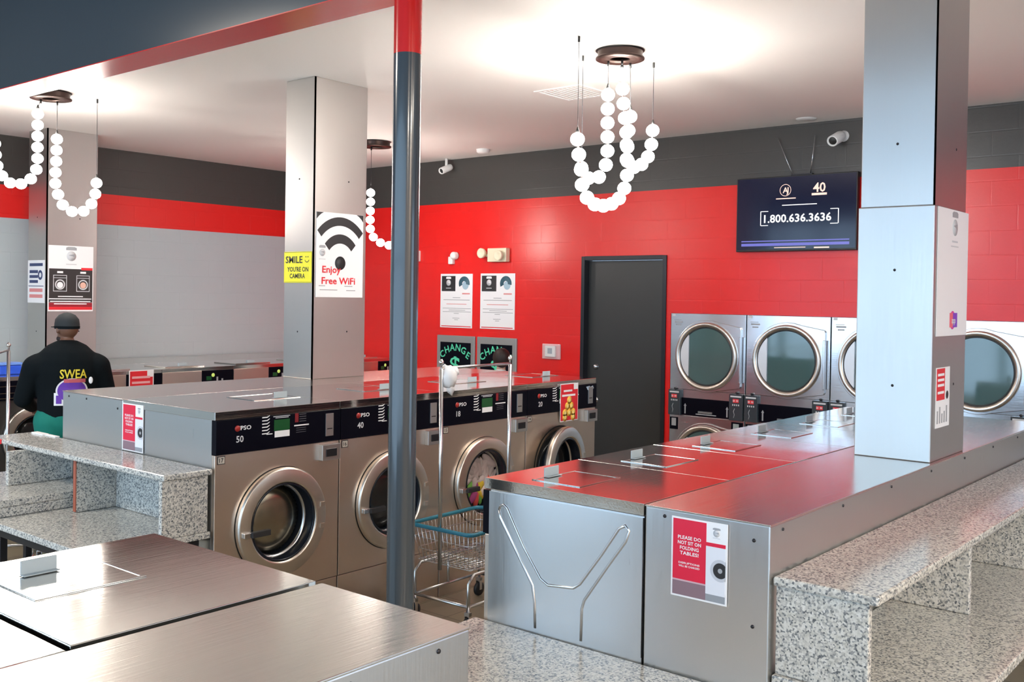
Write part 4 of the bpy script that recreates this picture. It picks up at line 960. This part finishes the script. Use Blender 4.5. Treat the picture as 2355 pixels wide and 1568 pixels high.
def person(loc, yaw, H, label, skin, arms, girth=1.0, head_yaw=0, head_tilt=0, top=BLK_CLOTH, legs=GRN_CLOTH, lean=0, vox=.008, sleeves=True):
    """faces local +y. arms: list of (elbow, wrist, dir) for left(-x)/right(+x), at H=1.8 scale"""
    t = empty('person', loc, label, 'person', rotz=yaw); k = H/1.8; g = girth
    def S(p): return (p[0]*k, (p[1]+max(0, p[2]-1.0)*lean)*k, p[2]*k)
    b = MB(); m = skin
    # body
    capsule(b, S((0, 0, 1.02)), S((0, 0, 1.2)), .145*k*g, .14*k*g, m, .8); capsule(b, S((0, 0, 1.2)), S((0, 0, 1.38)), .145*k*g, .165*k*g, m, .78)
    for s in (-1, 1):
        capsule(b, S((s*.05, 0, 1.36)), S((s*.17, -.005, 1.41)), .11*k, .075*k, m, .9)
        capsule(b, S((s*.09, 0, .95)), S((s*.1, .01, .52)), .09*k*g, .058*k, m); capsule(b, S((s*.1, .01, .52)), S((s*.1, -.02, .1)), .056*k, .036*k, m)
        capsule(b, S((s*.1, -.04, .045)), S((s*.115, .16, .03)), .04*k, .03*k, m)
    for (e, w_, d_), s in zip(arms, (-1, 1)):
        capsule(b, S((s*.19*g, -.005, 1.40)), S(e), .055*k, .042*k, m); capsule(b, S(e), S(w_), .042*k, .028*k, m); hand(b, S(w_), d_, (0, 0, 1), m, -s)
    capsule(b, S((0, -.01, 1.45)), S((0, .01, 1.58)), .065*k, .06*k, m)
    hc = Vector(S((0, .02, 1.685))); RH = Matrix.Translation(hc) @ Matrix.Rotation(head_yaw, 4, 'Z') @ Matrix.Rotation(head_tilt, 4, 'X')
    hb = MB(RH)
    hb.ball((0, -.01*k, .02*k), .088*k, m, 24, 16, sc=(.9, 1.12, 1.1)); hb.ball((0, .02*k, -.045*k), .07*k, m, 20, 12, sc=(.85, 1, 1)); hb.ball((0, .055*k, -.09*k), .028*k, m, 12, 8)
    hb.ball((0, .095*k, -.01*k), .016*k, m, 10, 8, sc=(.8, 1, 1.4)); hb.ball((0, .085*k, -.052*k), .02*k, m, 10, 8, sc=(1.2, .6, .5)); hb.ball((0, .07*k, .02*k), .04*k, m, 12, 8, sc=(1.2, .5, .5))
    for s in (-1, 1): hb.ball((s*.083*k, -.005*k, -.005*k), .03*k, m, 12, 10, sc=(.4, .6, 1))
    b.add(hb.v, hb.f, m, True)
    remesh(b, 'body', t, vox, skin, 3)
    eb = MB(RH)
    for s in (-1, 1): eb.ball((s*.032*k, .083*k, .005*k), .011*k, WHITE, 10, 8); eb.ball((s*.032*k, .0915*k, .005*k), .005*k, INK, 8, 6)
    eb.build('eyes', t)
    # top
    c = MB(); q = .016
    capsule(c, S((0, .0, 1.03)), S((0, 0, 1.2)), (.165*g+q)*k, (.165*g+q)*k, top, .82); capsule(c, S((0, 0, 1.2)), S((0, -.005, 1.36)), (.165*g+q)*k, (.19*g+q)*k, top, .8)
    for s in (-1, 1):
        capsule(c, S((s*.03, -.012, 1.445)), S((s*.17*g, -.012, 1.385)), (.088+q)*k, (.095+q)*k, top)
    for (e, w_, d_), s in zip(arms, (-1, 1)):
        capsule(c, S((s*.19*g, -.008, 1.385)), S(e), (.082+q)*k, (.058+q)*k, top)
        if sleeves: capsule(c, S(e), Vector(S(w_))-Vector(d_).normalized()*.02, (.056+q)*k, (.035+q*.7)*k, top)
    capsule(c, S((0, -.012, 1.47)), S((0, -.0, 1.53)), .10*k, .066*k, top)
    shirt = remesh(c, 'sweatshirt', t, .012, top, 5)
    # trousers
    c = MB()
    capsule(c, S((0, 0, .98)), S((0, 0, 1.04)), (.155*g+q)*k, (.155*g+q)*k, legs, .85)
    for s in (-1, 1): capsule(c, S((s*.085*g, -.01, .95)), S((s*.1, .01, .52)), (.105*g+q)*k, (.07+q)*k, legs); capsule(c, S((s*.1, .01, .52)), S((s*.1, -.02, .1)), (.066+q)*k, (.055+q)*k, legs)
    remesh(c, 'trousers', t, .012, legs, 4)
    for s in (-1, 1):
        c = MB(); capsule(c, S((s*.1, -.05, .042)), S((s*.118, .17, .036)), .05*k, .042*k, BLACK); c.v = [Vector((v.x, v.y, max(v.z, .0))) for v in c.v]; c.build('shoe', t)
    return t, RH, k, shirt
yaw1 = math.radians(-24)
arms1 = [((-.315, .07, 1.13), (-.24, .34, 1.03), (.2, .9, -.25)), ((.31, .06, 1.14), (.23, .33, 1.04), (-.2, .9, -.25))]
ploc = (3.962, 7.92, 0)
pers, RH, k, shirt = person(ploc, yaw1, 1.80, 'person in a black sweatshirt, green trousers and dark cap, back turned', SKIN, arms1, 1.22, head_yaw=math.radians(28), lean=.05)
# cap
c = MB(RH); c.lathe([(.0905*k, .0), (.0915*k, .03*k), (.086*k, .07*k), (.06*k, .105*k), (.025*k, .122*k), (.0005, .125*k)], mat('cap_cloth', (.02, .025, .028), .8), c=(0, 0, .012*k), seg=32)
c.v = [RH @ (Matrix.Diagonal((.98, 1.2, 1, 1)) @ (RH.inverted() @ v)) for v in c.v]
cap = c.build('cap', pers)
c = MB(RH); c.lathe([(.0925*k, .0), (.0935*k, .022*k)], BLK_CLOTH, c=(0, 0, .006*k), seg=32); c.v = [RH @ (Matrix.Diagonal((.98, 1.2, 1, 1)) @ (RH.inverted() @ v)) for v in c.v]; c.build('cap_band', cap)
c = MB(RH @ Matrix.Translation((0, .085*k, .015*k))); c.poly([(-.07, 0), (-.06, .05), (-.03, .075), (.03, .075), (.06, .05), (.07, 0)], 0, .005, BLK_CLOTH); c.build('visor', cap)
c = MB(RH); c.ball((0, .03*k, -.075*k), .062*k, HAIR, 16, 10, sc=(1.02, 1.12, .6)); c.build('beard', pers)
# print on the back of the sweatshirt, projected on the cloth
bv = BVHTree.FromPolygons([v.co for v in shirt.data.vertices], [tuple(p.vertices) for p in shirt.data.polygons])
def on_back(pts2, m, b, off):
    vs = []
    for x, z in pts2:
        h = bv.ray_cast(Vector((x, -1, z)), Vector((0, 1, 0)))[0]; vs.append(Vector((x, (h.y if h else -.2)-off, z)))
    b.add(vs, [tuple(range(len(vs)))], m, False)
def patch(x0, z0, x1, z1, m, b, off, n=6, shape=None):
    for i in range(n):
        for j in range(n):
            a, b_, c_, d_ = x0+(x1-x0)*i/n, x0+(x1-x0)*(i+1)/n, z0+(z1-z0)*j/n, z0+(z1-z0)*(j+1)/n
            if shape and not shape((a+b_)/2, (c_+d_)/2): continue
            on_back([(a, c_), (b_, c_), (b_, d_), (a, d_)], m, b, off)
b = MB(); PURP = mat('purple_print', (.13, .04, .4), .7); YP = mat('yellow_print', (.8, .65, .05), .7); RP = mat('rose_print', (.6, .12, .15), .7)
ox, oz = .025, 1.27
ox, oz = .04, 1.29
def oval(cx, cz, rx, rz, m, off, rings=6, seg=36):
    P = [[(cx+rx*r/rings*math.cos(2*PI*k/seg), cz+rz*r/rings*math.sin(2*PI*k/seg)) for k in range(seg)] for r in range(1, rings+1)]
    on_back(P[0], m, b, off)
    for r in range(rings-1):
        for k in range(seg): on_back([P[r][k], P[r+1][k], P[r+1][(k+1) % seg], P[r][(k+1) % seg]], m, b, off)
oval(ox-.01, oz-.085, .118, .10, PAPER, .003); patch(ox-.14, oz-.2, ox-.07, oz-.1, PAPER, b, .003, 4)
oval(ox-.01, oz-.085, .106, .088, PURP, .006); patch(ox-.125, oz-.185, ox-.085, oz-.12, PURP, b, .006, 4)
patch(ox-.07, oz-.02, ox+.09, oz+.01, RP, b, .007, 8)
def back_text(s, x, z, h, w_, m, off):
    vs, fs, a, b1, c1, d1 = text_geo(s); kx = w_/(b1-a); kz = h/.69; out = []
    for v in vs:
        X, Z = x+(v.x-a)*kx, z+v.y*kz; hh = bv.ray_cast(Vector((X, -1, Z)), Vector((0, 1, 0)))[0]; out.append((X, (hh.y if hh else -.2)-off, Z))
    b.add(out, fs, m)
b.build('back_emblem', shirt); b = MB()
back_text('SWEA', ox-.10, oz+.015, .07, .2, YP, .008); _t = b; b = MB(); back_text('LA', ox-.04, oz-.13, .05, .08, PAPER, .009); b.build('back_letters', shirt); b = _t
b.ball((ox+.125, -.21, oz+.0), .02, PAPER, 10, 8, sc=(.8, .25, 1.4))
tag(b.build('back_print', shirt), 'yellow, white and purple print on the back')
# child-height person by the change machines
arms2 = [((-.24, .06, 1.13), (-.2, .25, 1.05), (.1, .9, .1)), ((.24, .06, 1.13), (.2, .25, 1.05), (-.1, .9, .1))]
p2, RH2, k2, sh2 = person((8.10, 6.83, 0), math.radians(-70), 1.43, 'dark-haired person in white by the right change machine, only the head visible', SKIN2, arms2, .95, head_yaw=math.radians(25), head_tilt=-.3, top=mat('white_cloth', (.75, .74, .72), .85), legs=mat('denim', (.05, .08, .16), .8), vox=.008)
c = MB(RH2); c.ball((0, -.03*k2, .02*k2), .122*k2, HAIR, 24, 16, sc=(.98, 1.15, 1.08)); c.ball((0, -.065*k2, -.05*k2), .075*k2, HAIR, 16, 10, sc=(1, .7, 1)); remesh(c, 'hair', p2, .006, HAIR, 2)
